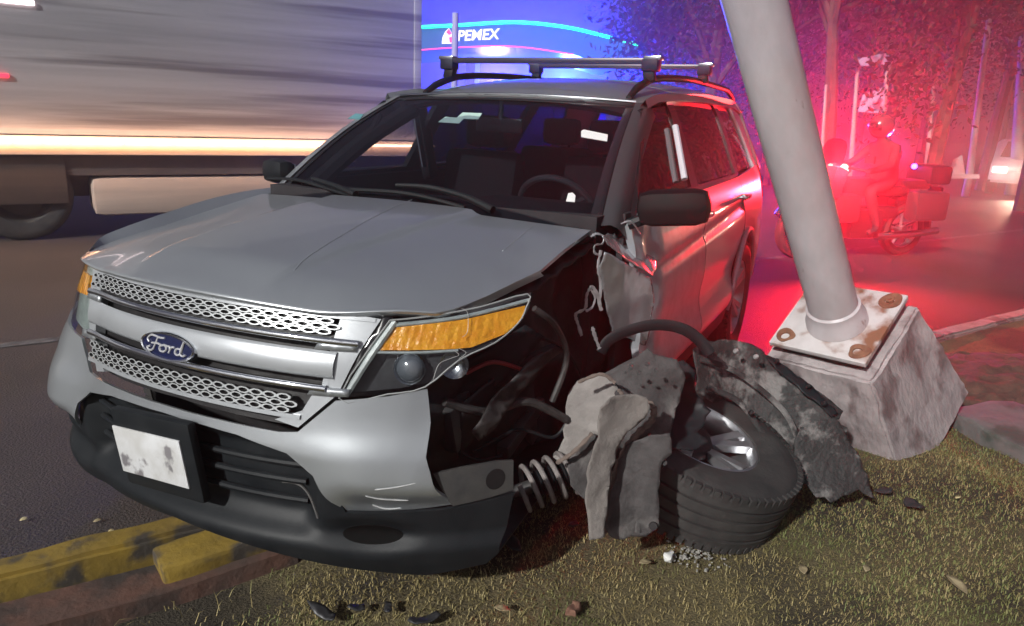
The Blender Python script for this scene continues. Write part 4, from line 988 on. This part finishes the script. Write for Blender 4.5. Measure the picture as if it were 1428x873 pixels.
for i in range(170):
    r = random.random()**.7*.12; a = random.uniform(0, 6.28); s = random.uniform(.002, .006)*(2 if random.random() < .08 else 1)
    box(bm, (r*math.cos(a)*1.2, r*math.sin(a), .006+random.random()*.006), (s*1.6, s, s), Matrix.Rotation(random.uniform(0, 3), 3, (random.random(), random.random(), 1)))
o = obj('rubble', bm, RUB); o.location = (c0.x, c0.y, MZ+.012); tag(o, 'pale crumbled concrete scattered below the loose tyre', kind='stuff')
o = obj('concrete_chip', rock(box(B(), (0, 0, 0), (.035, .025, .025), bev=.006), .01, 40, 2), mat('white_chip', (.62, .62, .6), rough=.9)); o.location = at(933, 777, 2, MZ+.035); tag(o, 'white concrete chip beside the pale rubble', 'chip')
o = obj('concrete_chip', rock(box(B(), (0, 0, 0), (.05, .03, .02), bev=.006), .01, 40, 5), mat('brown_chip', (.14, .07, .045), (.2, .1, .07), rough=.9, scale=20)); o.location = at(800, 848, 2, MZ+.035); tag(o, 'reddish brown chip on the grass at bottom middle', 'chip')

# ------------------------------------------------------------------ grass
def grass(n, area, name, m, lab, hmin, hmax, seed, dens):
    rng = np.random.default_rng(seed); V = []; Fc = []
    s = rng.uniform(area[0], area[1], n*3); l = rng.uniform(area[2], area[3], n*3); cnt = 0
    for i in range(len(s)):
        if cnt >= n: break
        p = rd(s[i], l[i])
        if rng.random() > dens(s[i], l[i], p): continue
        z = mz(s[i], l[i]); a = rng.uniform(0, 6.283); h = rng.uniform(hmin, hmax); ln_ = rng.uniform(.4, 1.8)*h*(1.9 if rng.random() < .06 else 1); w = rng.uniform(.0008, .0020)
        ca, sa = math.cos(a), math.sin(a); b = len(V)
        bx_, by_ = p.x, p.y
        V += [(bx_-sa*w, by_+ca*w, z-.004), (bx_+sa*w, by_-ca*w, z-.004), (bx_+ca*ln_*.45-sa*w*.8, by_+sa*ln_*.45+ca*w*.8, z+h*.7), (bx_+ca*ln_*.45+sa*w*.8, by_+sa*ln_*.45-ca*w*.8, z+h*.7), (bx_+ca*ln_, by_+sa*ln_, z+h*rng.uniform(.5, 1.05))]
        Fc += [(b, b+1, b+3, b+2), (b+2, b+3, b+4)]; cnt += 1
    me = bpy.data.meshes.new(name); me.from_pydata(V, [], Fc); me.update(); return tag(link(name, me, m), lab, kind='stuff')
GDRY = mat('dry_grass', (.32, .25, .11), (.18, .15, .06), rough=.7, scale=60, lo=.35, hi=.65, c3=(.10, .115, .03), s3=2.2, lo3=.48, hi3=.62)
GGRN = mat('green_grass', (.11, .14, .038), (.17, .18, .06), rough=.7, scale=60, lo=.35, hi=.65)
def dd(s, l, p):
    n = .5+.9*fz(p, 3.1, 4); e = smooth(.22, .5, l) if s > .15 else smooth(.45, .8, l)
    return max(0, min(1, (.55+n*.5)*e))
grass(150000, (-2.0, 3.6, .2, 3.3), 'dry_grass', GDRY, 'short dry yellow grass on the median', .005, .017, 1, dd)
grass(40000, (-2.0, 3.6, .2, 3.3), 'green_grass', GGRN, 'sparse green grass tufts on the median', .006, .020, 2, lambda s, l, p: dd(s, l, p)*smooth(.45, .65, .5+.9*fz(p, 1.6, 9)))

grass(1500, (-2.0, 3.6, .3, 3.3), 'long_grass', GDRY, 'a few longer dry grass stalks on the median', .02, .05, 5, lambda s, l, p: smooth(.45, .75, .5+.9*fz(p, 2.3, 12)))
# ------------------------------------------------------------------ lane line
PAINT = mat('worn_white_line', (.14, .135, .13), (.05, .048, .046), rough=.7, scale=12, lo=.42, hi=.6)
for l0, nm, lab in ((-2.9, 'lane_line', 'faint worn white lane line on the road'),):
    bm = B()
    for i in range(40):
        s0 = -6+i*1.0; vs = [bm.verts.new(rd(*q, .004)) for q in ((s0, l0-.05), (s0+1, l0-.05), (s0+1, l0+.05), (s0, l0+.05))]; bm.faces.new(vs)
    tag(obj(nm, bm, PAINT), lab, kind='structure')

# ------------------------------------------------------------------ passing truck
TL = -6.9
truck = thing('box_truck', 'long grey box trailer passing on the road behind the SUV', 'truck', rd(0, TL))
def tm(s, l, z): return rd(s, TL+l, z)
TRL = mat('streaked_trailer_grey', (.33, .335, .36), (.47, .475, .50), rough=.55, scale=1.0, stretch=(.2, .2, 5.5, 0), detail=9, lo=.36, hi=.64, c3=(.19, .185, .20), s3=1.3, lo3=.54, hi3=.68, bump=.05, metal=.1)
CREAM = mat('cream_side_rail', (.70, .58, .48), (.80, .70, .58), rough=.5, scale=1., stretch=(.2, .2, 14, 0))
CHAS = mat('brown_chassis', (.07, .05, .045), (.11, .08, .07), rough=.7, scale=3)
def tbox(bm, s0, s1, l0, l1, z0, z1, bev=.0):
    box(bm, tm((s0+s1)/2, (l0+l1)/2, (z0+z1)/2), (s1-s0, l1-l0, z1-z0), RK, bev); return bm
def wx(bm): return fixw(obj_)
def tp(name, bm, m, ang=30):
    o = obj(name, bm, m, None, ang=ang); bpy.context.view_layer.update(); return fix(o, truck)
bpy.context.view_layer.update()
s = 4.3
tp('side_panel', tbox(B(), -8.9, s, -.06, 0, 1.14, 3.9, .006), TRL)
TE = s-.004
tp('box_body', tbox(B(), -8.9, TE-.01, -2.5, -.065, 1.0, 3.88), TRL)
tp('rear_post', tbox(B(), TE-.09, TE+.02, -2.5, .012, .95, 3.93, .01), TRL)
tp('side_rail', tbox(B(), -8.9, TE, -.06, .018, .93, 1.13, .008), CREAM)
tp('chassis_beam', tbox(B(), -8.9, TE, -.35, -.08, .70, .92), CHAS)
tp('fuel_tank', tbox(B(), .25, 3.2, -.55, -.04, .24, .68, .10), mat('pale_tank', (.48, .38, .32), (.36, .29, .25), rough=.45, scale=1.2, stretch=(.3, .3, 6, 0)), 40)
tp('under_shadow_guard', tbox(B(), -8.9, TE, -1.6, -1.2, .35, .9), CHAS)
for sw in (-.42, -1.62, -2.8):
    bm = tyre_mesh(.50, .28, .30, False); w = obj('truck_wheel', bm, RUBBER, None); w.matrix_world = Matrix.Translation(tm(sw, -.24, .50)) @ V3(ROADN).to_track_quat('Z', 'Y').to_matrix().to_4x4()
    bpy.context.view_layer.update(); fix(w, truck)
    bm = B(); lathe(bm, [(.31, .10), (.28, .08), (.24, -.02), (.12, -.02), (.10, .06), (.001, .07)], Matrix.Identity(4), 24); r = obj('rim', bm, mat('truck_rim', (.07, .065, .06), rough=.5, metal=.6), None); r.parent = w
tp('side_guard', tbox(B(), -8.9, .02, -.10, -.05, .40, .91, .01), mat('brown_guard', (.10, .075, .062), (.06, .045, .04), rough=.6, scale=1.5, stretch=(.2, .2, 5, 0)))
LAMPW = emis('warm_marker_trail', (1.0, .50, .27), 17.0)
for k_ in range(22):  # dense glowing row added to stand for the marker lights' trail
    s_ = -1.2+k_*.26
    tp('marker_trail', tbox(B(), s_, s_+.245, .018, .085, 1.06, 1.085, .004), LAMPW)
tp('white_lamp', tbox(B(), -1.05, -.08, .0, .03, 2.42, 2.47, .01), emis('white_marker', (1., .8, .8), 3.5))
tp('red_lamp', tbox(B(), -1.05, -.38, .0, .03, 1.70, 1.74, .01), emis('red_marker', (1., .03, .06), 2.5))

# ------------------------------------------------------------------ petrol station canopy
ST = 24.
sp0 = CAM + V3((FWD.x, FWD.y, 0)).normalized()*ST; sn_ = -V3((FWD.x, FWD.y, 0)).normalized()
sR = V3((0, 0, 1)).cross(sn_).normalized()
def stp(px, py, d=0.): return at_plane(px, py, sp0 + sn_*d, sn_)
stn = thing('petrol_station', 'petrol station canopy with a green neon edge and a white sign', 'petrol station', (sp0.x, sp0.y, 0))
bpy.context.view_layer.update()
def sob(nm, bm, m, **kw):
    o = obj(nm, bm, m, None, **kw); return fix(o, stn)
topc = [(470, 52), (560, 40), (640, 35), (720, 31), (790, 38), (850, 52), (890, 62)]
botc = [(890, 92), (850, 92), (800, 76), (720, 65), (640, 66), (560, 72), (470, 80)]
bm = B(); a = [bm.verts.new(stp(*q)) for q in topc+botc]; b = [bm.verts.new(stp(*q)-sn_*5.) for q in topc+botc]
bm.faces.new(a); bm.faces.new(b[::-1])
for i in range(len(a)): bm.faces.new((a[i], b[i], b[(i+1) % len(a)], a[(i+1) % len(a)]))
sob('canopy', bm, mat('canopy_green', (.01, .06, .07), rough=.4, emit=(.01, .13, .22), es=.45), smooth_=False)
sob('neon_edge', tube(B(), spline([stp(*q, .1) for q in topc], 5), .05, 6), emis('green_neon', (.0, 1., .30), 3.5))
sob('neon_edge', tube(B(), spline([stp(*q, .1) for q in botc[2:]], 5), .022, 6), emis('red_neon', (1., .04, .14), 1.6))
fc = bpy.data.curves.new('sign', 'FONT'); fc.body = 'PEMEX'; fc.size = .52; fc.extrude = .02; fc.offset = .012; fc.shear = .12
fo = bpy.data.objects.new('tmp', fc); C.objects.link(fo); bpy.context.view_layer.update()
me = bpy.data.meshes.new_from_object(fo.evaluated_get(bpy.context.evaluated_depsgraph_get())); bpy.data.objects.remove(fo)
w_ = max(v.co.x for v in me.vertices); tl = stp(637, 57, .12); tr_ = stp(697, 54, .12); sc_ = (tr_-tl).length/w_
xd = (tr_-tl).normalized(); yd = V3((0, 0, 1)); zd = xd.cross(yd)
me.transform(Matrix.Translation(tl) @ Matrix((xd, yd, zd)).transposed().to_4x4() @ Matrix.Scale(sc_, 4))
SGN = emis('white_sign', (1., .92, 1.), 1.3)
fix(link('sign_lettering', me, SGN), stn)
bm = B(); bl = [(616, 61), (617, 52), (621, 44), (626, 39), (630, 46), (631, 55), (631, 61)]
prism(bm, bl, lambda x, y: stp(x, y, .12), lambda x, y: stp(x, y, .05)); sob('sign_emblem', bm, SGN, smooth_=False)
bm = B(); prism(bm, [(622, 45), (626, 40), (630, 47), (626, 49)], lambda x, y: stp(x, y, .15), lambda x, y: stp(x, y, .125)); prism(bm, [(626, 52), (630, 51), (631, 60), (627, 59)], lambda x, y: stp(x, y, .15), lambda x, y: stp(x, y, .125)); sob('emblem_red', bm, emis('emblem_red', (1., .05, .08), 1.2), smooth_=False)
for px in (500, 660, 860):
    p = stp(px, 80, -2.5); sob('canopy_column', box(B(), (p.x, p.y, p.z/2), (.35, .35, p.z)), mat('column_white', (.5, .5, .52), rough=.6))
p0, p1 = stp(400, 60, -8), stp(990, 60, -8)
# wall added behind the forecourt, the blue glow painted into its colour
c_ = (p0+p1)/2
sob('blue_glow_wall', box(B(), (c_.x, c_.y, 4.0), ((p1-p0).length, .4, 8.), Matrix((sR, sn_, V3((0, 0, 1)))).transposed()), mat('blue_glow_wall', (.03, .04, .30), (.05, .05, .36), rough=.7, scale=1))
bl_ = bpy.data.lights.new('unseen_blue_lamp', 'POINT'); bl_.energy = 9000; bl_.color = (.02, .05, 1.); bl_.shadow_soft_size = .25  # unseen source without fixture, added for the blue glow over the station
lo_ = bpy.data.objects.new('unseen_blue_lamp', bl_); C.objects.link(lo_); lo_.location = stp(790, 118, -5.6)
bl2 = bpy.data.lights.new('forecourt_lamp', 'POINT'); bl2.energy = 1200; bl2.color = (.35, .25, 1.); bl2.shadow_soft_size = .4
lo2 = bpy.data.objects.new('forecourt_lamp', bl2); C.objects.link(lo2); lo2.location = stp(690, 118, -4)
# slim mast in front of the station
q0 = at_plane(634, 92, sp0+sn_*8, sn_); q1 = at_plane(635, 18, sp0+sn_*8, sn_)
mst = obj('slim_mast', tube(B(), [(q0.x, q0.y, 0), (q0.x, q0.y, q1.z)], .07, 12), mat('mast_grey', (.4, .4, .42), rough=.5)); tag(mst, 'slim grey mast standing in front of the petrol station sign', 'pole')

# ------------------------------------------------------------------ police motorcycle and rider
MP = V3((-8.2, 1.98, 0)); md = V3((.72, -.69, 0)).normalized()
bike = thing('police_motorcycle', 'police motorcycle with red lights flashing behind the leaning pole', 'motorcycle', MP, (0, 0, math.atan2(md.y, md.x)))
bpy.context.view_layer.update()
BKW = mat('bike_grey', (.045, .045, .05), rough=.35, coat=.3); BKB = mat('bike_dark', (.02, .02, .022), rough=.45)
def bwheel(x):
    w = bpy.data.objects.new('wheel', None); C.objects.link(w); w.parent = bike; w.location = (x, 0, .33); w.rotation_euler = (math.pi/2, 0, 0)
    bm = B(); lathe(bm, [(.225, -.05), (.28, -.075), (.32, -.05), (.335, 0), (.32, .05), (.28, .075), (.225, .05)], Matrix.Identity(4), 40); obj('tyre', bm, RUBBER, w)
    bm = B(); lathe(bm, [(.235, -.045), (.215, -.03), (.215, .03), (.235, .045)], Matrix.Identity(4), 36); lathe(bm, [(.001, .06), (.05, .06), (.05, -.06), (.001, -.06)], Matrix.Identity(4), 16)
    for k in range(5):
        a = 6.283*k/5; tube(bm, [(.04*math.cos(a), .04*math.sin(a), 0), (.22*math.cos(a+.2), .22*math.sin(a+.2), 0)], .018, 6)
    obj('rim', bm, ALLOY, w)
bwheel(0.); bwheel(1.58)
def bp(name, bm, m, ang=40): return obj(name, bm, m, bike, ang=ang)
bp('engine', box(box(B(), (.72, 0, .42), (.5, .34, .36), bev=.06), (.45, 0, .55), (.5, .22, .16), bev=.04), BKB)
bp('fuel_tank', box(B(), (.88, 0, .86), (.5, .30, .24), bev=.09), BKW)
bp('saddle', box(box(B(), (.42, 0, .82), (.55, .32, .12), bev=.05), (.0, 0, .90), (.45, .30, .12), bev=.05), BKB)
bp('front_fairing', box(box(B(), (1.33, 0, .92), (.22, .52, .38), Matrix.Rotation(-.25, 3, 'Y'), bev=.08), (1.12, 0, .62), (.4, .5, .35), bev=.08), BKW)
bm = B(); sheet_bm(bm, chaikin([(-.22, 0), (.22, 0), (.20, .25), (.13, .36), (-.13, .36), (-.20, .25)], 1), lambda y, z: V3((1.36-.35*z-.8*y*y, y, 1.06+z)), (1, 0, 0), .005, .05); bp('windscreen', bm, glass('bike_screen', (.35, .3, .33), .06))
for sg in (1, -1):
    bp('fork', tube(B(), [(1.30, sg*.09, .95), (1.58, sg*.09, .33)], .028, 8), DCHROME)
    bp('pannier', box(B(), (-.02, sg*.30, .66), (.52, .20, .36), bev=.06), BKW)
    bp('exhaust', tube(B(), [(.6, sg*.2, .28), (.1, sg*.22, .30), (-.35, sg*.22, .34)], .045, 10), DCHROME)
    bp('handlebar', tube(B(), [(1.18, 0, 1.05), (1.12, sg*.18, 1.09), (.98, sg*.36, 1.06)], .016, 8), BKB)
    bp('bike_mirror', box(B(), (1.08, sg*.40, 1.20), (.03, .14, .09), bev=.012), BKB)
bp('mudguard', tube(B(), [(1.58+.37*math.cos(t), 0, .33+.37*math.sin(t)) for t in np.linspace(.5, 2.6, 14)], .07, 8, flat=1.), BKW)
bp('mudguard', tube(B(), [(.38*math.cos(t), 0, .33+.38*math.sin(t)) for t in np.linspace(1.0, 3.3, 14)], .08, 8), BKB)
bp('top_case', box(B(), (-.30, 0, 1.02), (.36, .40, .24), bev=.06), BKB)
bp('tail_flap', box(B(), (-.46, 0, .70), (.05, .20, .34), bev=.02), BKB)
RHOT = emis('red_strobe_lens', (1., .30, .22), 6.)
L1 = bike.matrix_world.inverted() @ at_plane(1160, 235, MP+md*1.50, sn_); L2 = bike.matrix_world.inverted() @ at_plane(1176, 236, MP+md*1.42, sn_)
for Lp, nm in ((L1, 'strobe_lamp'), (L2, 'strobe_lamp')):
    bm = B(); bmesh.ops.create_uvsphere(bm, u_segments=16, v_segments=10, radius=.062); bm.transform(Matrix.Translation(Lp)); s_ = bp(nm, bm, RHOT)
    bm = B(); lathe(bm, [(.066, .03), (.07, -.01), (.05, -.06), (.02, -.08)], Matrix.Translation(Lp - V3((.03, 0, 0))) @ V3((1, .3, 0)).to_track_quat('Z', 'Y').to_matrix().to_4x4(), 16); obj('lamp_shell', bm, BKB, s_)
bm = B(); tube(bm, [Lp + V3((-.02, 0, 0)), V3((1.3, 0, .98))], .014, 6); bp('lamp_arm', tube(bm, [L1, V3((1.3, 0, .98))], .014, 6), BKB)
bm = B(); bmesh.ops.create_uvsphere(bm, u_segments=12, v_segments=8, radius=.035); bm.transform(Matrix.Translation(bike.matrix_world.inverted() @ at_plane(1275, 232, MP-md*.2, sn_))); bp('blue_beacon', bm, emis('blue_beacon', (.15, .1, 1.), 6.))
bm = B(); bmesh.ops.create_uvsphere(bm, u_segments=12, v_segments=8, radius=.045); bm.transform(Matrix.Translation(bike.matrix_world.inverted() @ at_plane(1308, 241, MP-md*.45, sn_))); bp('tail_lamp', bm, emis('bike_tail_lamp', (1., .0, .02), 3.))
def spot(name, loc, aim, en, col, ang, rad=.06):
    L_ = bpy.data.lights.new(name, 'SPOT'); L_.energy = en; L_.color = col; L_.spot_size = math.radians(ang); L_.spot_blend = .5; L_.shadow_soft_size = rad
    o = bpy.data.objects.new(name, L_); C.objects.link(o); o.location = loc; o.rotation_euler = Vector(aim).to_track_quat('-Z', 'Y').to_euler(); return o
RP = at_plane(1164, 237, MP+md*1.62, sn_)
spot('red_strobe_light', RP + toward*.14, toward + V3((0, 0, .42)), 2000., (1., .013, .024), 140)
spot('tail_lamp_light', at_plane(1311, 241, MP-md*.60, sn_), -toward + rgt*.3 + V3((0, 0, .35)), 300., (1., .015, .03), 165)
spot('blue_beacon_light', at_plane(1275, 228, MP-md*.25, sn_) + V3((0, 0, .06)), -rgt*1. - toward*.15 + V3((0, 0, .25)), 300., (.16, .10, 1.), 100)
# rider
rider = thing('rider', 'person in dark clothes and helmet sitting on the police motorcycle', 'person', MP, (0, 0, math.atan2(md.y, md.x)))
def skinned(name, chains, m, parent):
    me = bpy.data.meshes.new(name); V_, E_, Rr = [], [], []; idx = {}
    for ch in chains:
        prev = None
        for p, r in ch:
            key = tuple(round(x, 4) for x in p)
            if key not in idx: idx[key] = len(V_); V_.append(p); Rr.append(r)
            if prev is not None: E_.append((prev, idx[key]))
            prev = idx[key]
    me.from_pydata(V_, E_, []); o = link(name, me, m, parent)
    md_ = o.modifiers.new('skin', 'SKIN'); sv = me.skin_vertices[0].data
    for i, r in enumerate(Rr): sv[i].radius = (r, r)
    sv[0].use_root = True; md_.use_smooth_shade = True
    o.modifiers.new('sub', 'SUBSURF').levels = 1; o.modifiers['sub'].render_levels = 1
    return o
pel = (.42, 0, .95); che = (.50, 0, 1.28); nk = (.54, 0, 1.42)
ch = [[(pel, .15), ((.45, 0, 1.1), .145), (che, .155), (nk, .06), ((.56, 0, 1.50), .055)]]
for sg in (1, -1):
    ch += [[(che, .155), ((.50, sg*.19, 1.33), .065), ((.66, sg*.30, 1.13), .05), ((.92, sg*.34, 1.08), .038), ((.97, sg*.35, 1.075), .032)],
           [(pel, .15), ((.45, sg*.12, .90), .10), ((.86, sg*.24, .84), .075), ((.66, sg*.24, .44), .055), ((.66, sg*.24, .36), .045), ((.80, sg*.25, .33), .04)]]
    for f_ in range(4):
        ch += [[((.97, sg*.35, 1.075), .032), ((1.02, sg*(.325+.018*f_), 1.085), .011), ((1.035, sg*(.325+.018*f_), 1.055), .010), ((1.0, sg*(.325+.018*f_), 1.04), .009)]]
    ch += [[((.97, sg*.35, 1.075), .032), ((.985, sg*.315, 1.05), .011), ((1.01, sg*.31, 1.035), .010)]]
skinned('body', ch, mat('dark_uniform', (.02, .02, .028), (.035, .033, .04), rough=.8, scale=12), rider)
bm = B(); bmesh.ops.create_uvsphere(bm, u_segments=24, v_segments=16, radius=.145); bm.transform(Matrix.Translation((.585, 0, 1.58)) @ Matrix.Diagonal((1.08, .92, 1.02, 1)))
he = obj('helmet', bm, mat('helmet_dark', (.05, .05, .06), rough=.25, coat=.6), rider)
bm = B(); sheet_bm(bm, [(-.9, -.35), (.9, -.35), (.8, .38), (-.8, .38)], lambda a, b: V3((.585+.165*math.cos(a)*math.cos(b), .143*math.sin(a)*math.cos(b), 1.575+.145*math.sin(b))), (1, 0, 0), .004, .15); obj('visor', bm, GLOSSB, he)

# ------------------------------------------------------------------ background: trees, poles, signs, far car
BARK = mat('bark', (.06, .045, .035), (.10, .08, .06), rough=.95, scale=8, bump=.5)
LEAFM = [mat('foliage_dark', (.018, .024, .014), (.032, .038, .02), rough=.7, scale=3), mat('foliage_mid', (.022, .028, .015), (.04, .044, .022), rough=.7, scale=3)]
def tree(x, y, h, sp, seed, lab, nleaf=9000):
    rng = random.Random(seed); t = thing('tree', lab, 'tree', (x, y, 0), group='trees across the road')
    bm = B(); top_ = V3((rng.uniform(-.4, .4), rng.uniform(-.4, .4), h*.7)); cl = []
    tube(bm, spline([(0, 0, -.1), (top_.x*.3, top_.y*.2, h*.25), (top_.x*.7, top_.y*.8, h*.5), top_], 5), [.17*(1-.045*i) for i in range(16)], 8)
    for k_ in range(9):
        a = k_*2.4+rng.random(); z0 = h*rng.uniform(.25, .6); e = V3((math.cos(a)*sp*rng.uniform(.45, .85), math.sin(a)*sp*rng.uniform(.45, .85), z0+h*rng.uniform(.05, .35)))
        b0 = top_*(z0/(h*.7))*V3((1, 1, 0)).length*0 + V3((top_.x*z0/(h*.7), top_.y*z0/(h*.7), z0)); tube(bm, spline([b0, (b0+e)/2+V3((0, 0, .15)), e], 4), [.07-.006*i for i in range(9)], 6); cl.append(e)
    cl.append(top_); obj('trunk', bm, BARK, t)
    V_, F_ = [], []
    for _ in range(len(cl)*2): c_ = rng.choice(cl); cl.append(c_ + V3((rng.gauss(0, sp*.28), rng.gauss(0, sp*.28), rng.gauss(0, h*.10))))
    for i in range(nleaf):
        c_ = rng.choice(cl); p = c_ + V3((rng.gauss(0, sp*.16), rng.gauss(0, sp*.16), rng.gauss(0, h*.06))); s_ = rng.uniform(.045, .10)
        u = V3((rng.gauss(0, 1), rng.gauss(0, 1), rng.gauss(0, 1))).normalized(); v = u.orthogonal().normalized()
        b = len(V_); V_ += [p-u*s_, p+v*s_*.5, p+u*s_, p-v*s_*.5]; F_.append((b, b+1, b+2, b+3))
    me = bpy.data.meshes.new('crown'); me.from_pydata(V_, [], F_); link('crown', me, LEAFM[seed % 2], t)
def bgp(px, dist):
    q = ray(px, 180); q.z = 0; return V3((CAM.x, CAM.y, 0)) + q.normalized()*dist
for i, (px, d, h, sp, lab) in enumerate([(985, 16, 7.5, 2.4, 'tree left of the leaning pole, behind the SUV roof'), (1075, 21, 8.5, 3.0, 'tall tree directly behind the leaning pole'), (1160, 15.5, 6.8, 2.3, 'tree standing above the police motorcycle lights'), (1235, 24, 10, 3.4, 'wide tree behind the hanging sign boards'), (1310, 18, 8, 2.8, 'tree between the sign boards and the tall street pole'), (1385, 25, 10, 3.6, 'tree behind the tall street pole'), (1450, 19, 8.5, 3.0, 'tree at the right edge above the far car'), (925, 30, 9, 3.2, 'far tree beside the petrol station'), (1110, 30, 11, 4., 'tall far tree in the second row, left of the sign boards'), (1200, 34, 12, 4.5, 'tallest far tree in the second row, above the sign boards'), (1290, 31, 11, 4.2, 'far tree in the second row, left of the tall street pole'), (1400, 36, 12, 4.5, 'far tree in the second row, right of the tall street pole'), (1020, 33, 10, 4., 'far tree in the second row, seen over the SUV roof')]):
    p = bgp(px, d); tree(p.x, p.y, h, sp, 20+i, lab)
# dark wall of a building across the road
def bpole(px0, py0, px1, py1, d, r, m, lab, nm='utility_pole'):
    p = bgp(px0, d); z0 = 0; n_ = (V3((CAM.x, CAM.y, 0))-p).normalized(); a = at_plane(px0, py0, p, n_); b = at_plane(px1, py1, p, n_)
    o = obj(nm, tube(B(), [(a.x, a.y, 0), a, b], [r*1.1, r, r*.7], 12), m); tag(o, lab, 'pole', 'poles across the road'); return o
PGR = mat('pole_pale', (.45, .43, .42), (.36, .34, .33), rough=.6, scale=3)
bpole(1353, 238, 1380, 20, 22, .085, PGR, 'tall pale street pole at right, tapering upward')
bpole(1146, 215, 1152, 118, 14, .03, PGR, 'thin pale post left of the motorcycle lights')
bpole(1186, 236, 1196, 95, 17, .05, PGR, 'pole standing under the sign boards')
bpole(1292, 236, 1302, 120, 18, .05, PGR, 'short pole right of the rider')
bpole(1418, 236, 1428, 50, 24, .16, PGR, 'thick pale pole at the right edge')
bpole(1380, 225, 1383, 178, 26, .06, PGR, 'low post between the street pole and the far car')
p = bgp(1215, 16.5); n_ = (V3((CAM.x, CAM.y, 0))-p).normalized()
for q, lab in (([(1196, 82), (1242, 72), (1240, 90), (1200, 92)], 'upper pale sign board above the motorcycle'), ([(1203, 132), (1236, 120), (1232, 158), (1196, 156)], 'lower purple sign board above the rider')):
    o = obj('sign_board', prism(B(), q, lambda x, y: at_plane(x, y, p, n_), lambda x, y: at_plane(x, y, p-n_*.08, n_)), mat('board_lilac', (.40, .36, .55), (.3, .28, .42), rough=.5, scale=2), smooth_=False)
    c_ = at_plane(1236, q[2][1], p-n_*.05, n_); tag(o, lab, 'sign board')
o = obj('sign_post', tube(B(), [at_plane(1240, 70, p-n_*.12, n_), V3((at_plane(1232, 230, p-n_*.12, n_).x, at_plane(1232, 230, p-n_*.12, n_).y, 0))], .045, 8), PGR); tag(o, 'post that carries the two sign boards', 'post')
# low white barrier blocks
p = bgp(1335, 21); n_ = (V3((CAM.x, CAM.y, 0))-p).normalized()
bm = B(); prism(bm, [(1308, 249), (1308, 243), (1366, 243), (1366, 249)], lambda x, y: at_plane(x, y, p, n_), lambda x, y: at_plane(x, y, p-n_*.4, n_)); o = obj('kerb_block', bm, mat('barrier_pale', (.5, .47, .44), rough=.8), smooth_=False); tag(o, 'long pale kerb block across the road', 'kerb block')
bm = B(); prism(bm, [(1322, 243), (1330, 222), (1342, 216), (1346, 243)], lambda x, y: at_plane(x, y, p-n_*.1, n_), lambda x, y: at_plane(x, y, p-n_*.5, n_)); o = obj('white_sack', bm, mat('sack_white', (.6, .58, .56), rough=.9), smooth_=False); tag(o, 'white bundle standing on the pale kerb block', 'bundle')
# far car with its lights on
fcP = bgp(1446, 25); fdir = (V3((CAM.x, CAM.y, 0))-fcP).normalized()
fcar = thing('far_car', 'white car with its lamps lit far away at the right edge', 'car', fcP, (0, 0, math.atan2(fdir.y, fdir.x)))
bm = B(); prof = [(2.0, .35), (2.05, .7), (1.9, .85), (1.0, .95), (.4, 1.4), (-1.0, 1.45), (-1.8, 1.0), (-2.1, .9), (-2.1, .35)]
prism(bm, prof, lambda x, z: V3((x, -.82, z)), lambda x, z: V3((x, .82, z))); bmesh.ops.bevel(bm, geom=list(bm.edges), offset=.06, segments=2, affect='EDGES'); obj('body', bm, mat('far_car_white', (.6, .6, .6), rough=.3), fcar)
bm = B(); sheet_bm(bm, [(-.68, 0), (.68, 0), (.58, 1), (-.58, 1)], lambda y, v: V3((1.02-.60*v, y, .97+.42*v)), (1, 0, 1), .01, .3); obj('windscreen', bm, GLOSSB, fcar)
for sg in (1, -1):
    obj('headlight', box(B(), (2.03, sg*.6, .68), (.06, .32, .16), bev=.02), emis('far_headlamp', (1., .75, .6), 4.), fcar)
    for x in (1.3, -1.3):
        w = bpy.data.objects.new('wheel', None); C.objects.link(w); w.parent = fcar; w.location = (x, sg*.76, .31); w.rotation_euler = (math.pi/2, 0, 0)
        bm = B(); lathe(bm, [(.2, -.09), (.3, -.09), (.31, 0), (.3, .09), (.2, .09)], Matrix.Identity(4), 24); obj('tyre', bm, RUBBER, w)
        bm = B(); lathe(bm, [(.001, .05), (.2, .07), (.2, -.07), (.001, -.05)], Matrix.Identity(4), 18); obj('rim', bm, ALLOY, w)
L_ = bpy.data.lights.new('far_headlamp_light', 'SPOT'); L_.energy = 420; L_.color = (1., .60, .42); L_.spot_size = math.radians(70); L_.spot_blend = .6; L_.shadow_soft_size = .15
o = bpy.data.objects.new('far_headlamp_light', L_); C.objects.link(o); o.location = fcP + fdir*2.2 + V3((0, 0, .7)); tgt = V3((-6, 3.2, 0)) - o.location; o.rotation_euler = tgt.to_track_quat('-Z', 'Y').to_euler()

# ------------------------------------------------------------------ haze volume added for the red lens glare, lit by the lamps
hz = bpy.data.materials.new('glare_haze'); hz.use_nodes = True; N = hz.node_tree.nodes; N.clear()
o_ = N.new('ShaderNodeOutputMaterial'); pv = N.new('ShaderNodeVolumePrincipled'); pv.inputs['Density'].default_value = .016; pv.inputs['Color'].default_value = (.85, .85, .85, 1); pv.inputs['Anisotropy'].default_value = .74
hz.node_tree.links.new(pv.outputs[0], o_.inputs['Volume'])
o = obj('haze', box(B(), (-28, -6, 5.5), (100, 100, 13.)), hz, smooth_=False); tag(o, 'thin haze added for the lamp glare', kind='stuff')
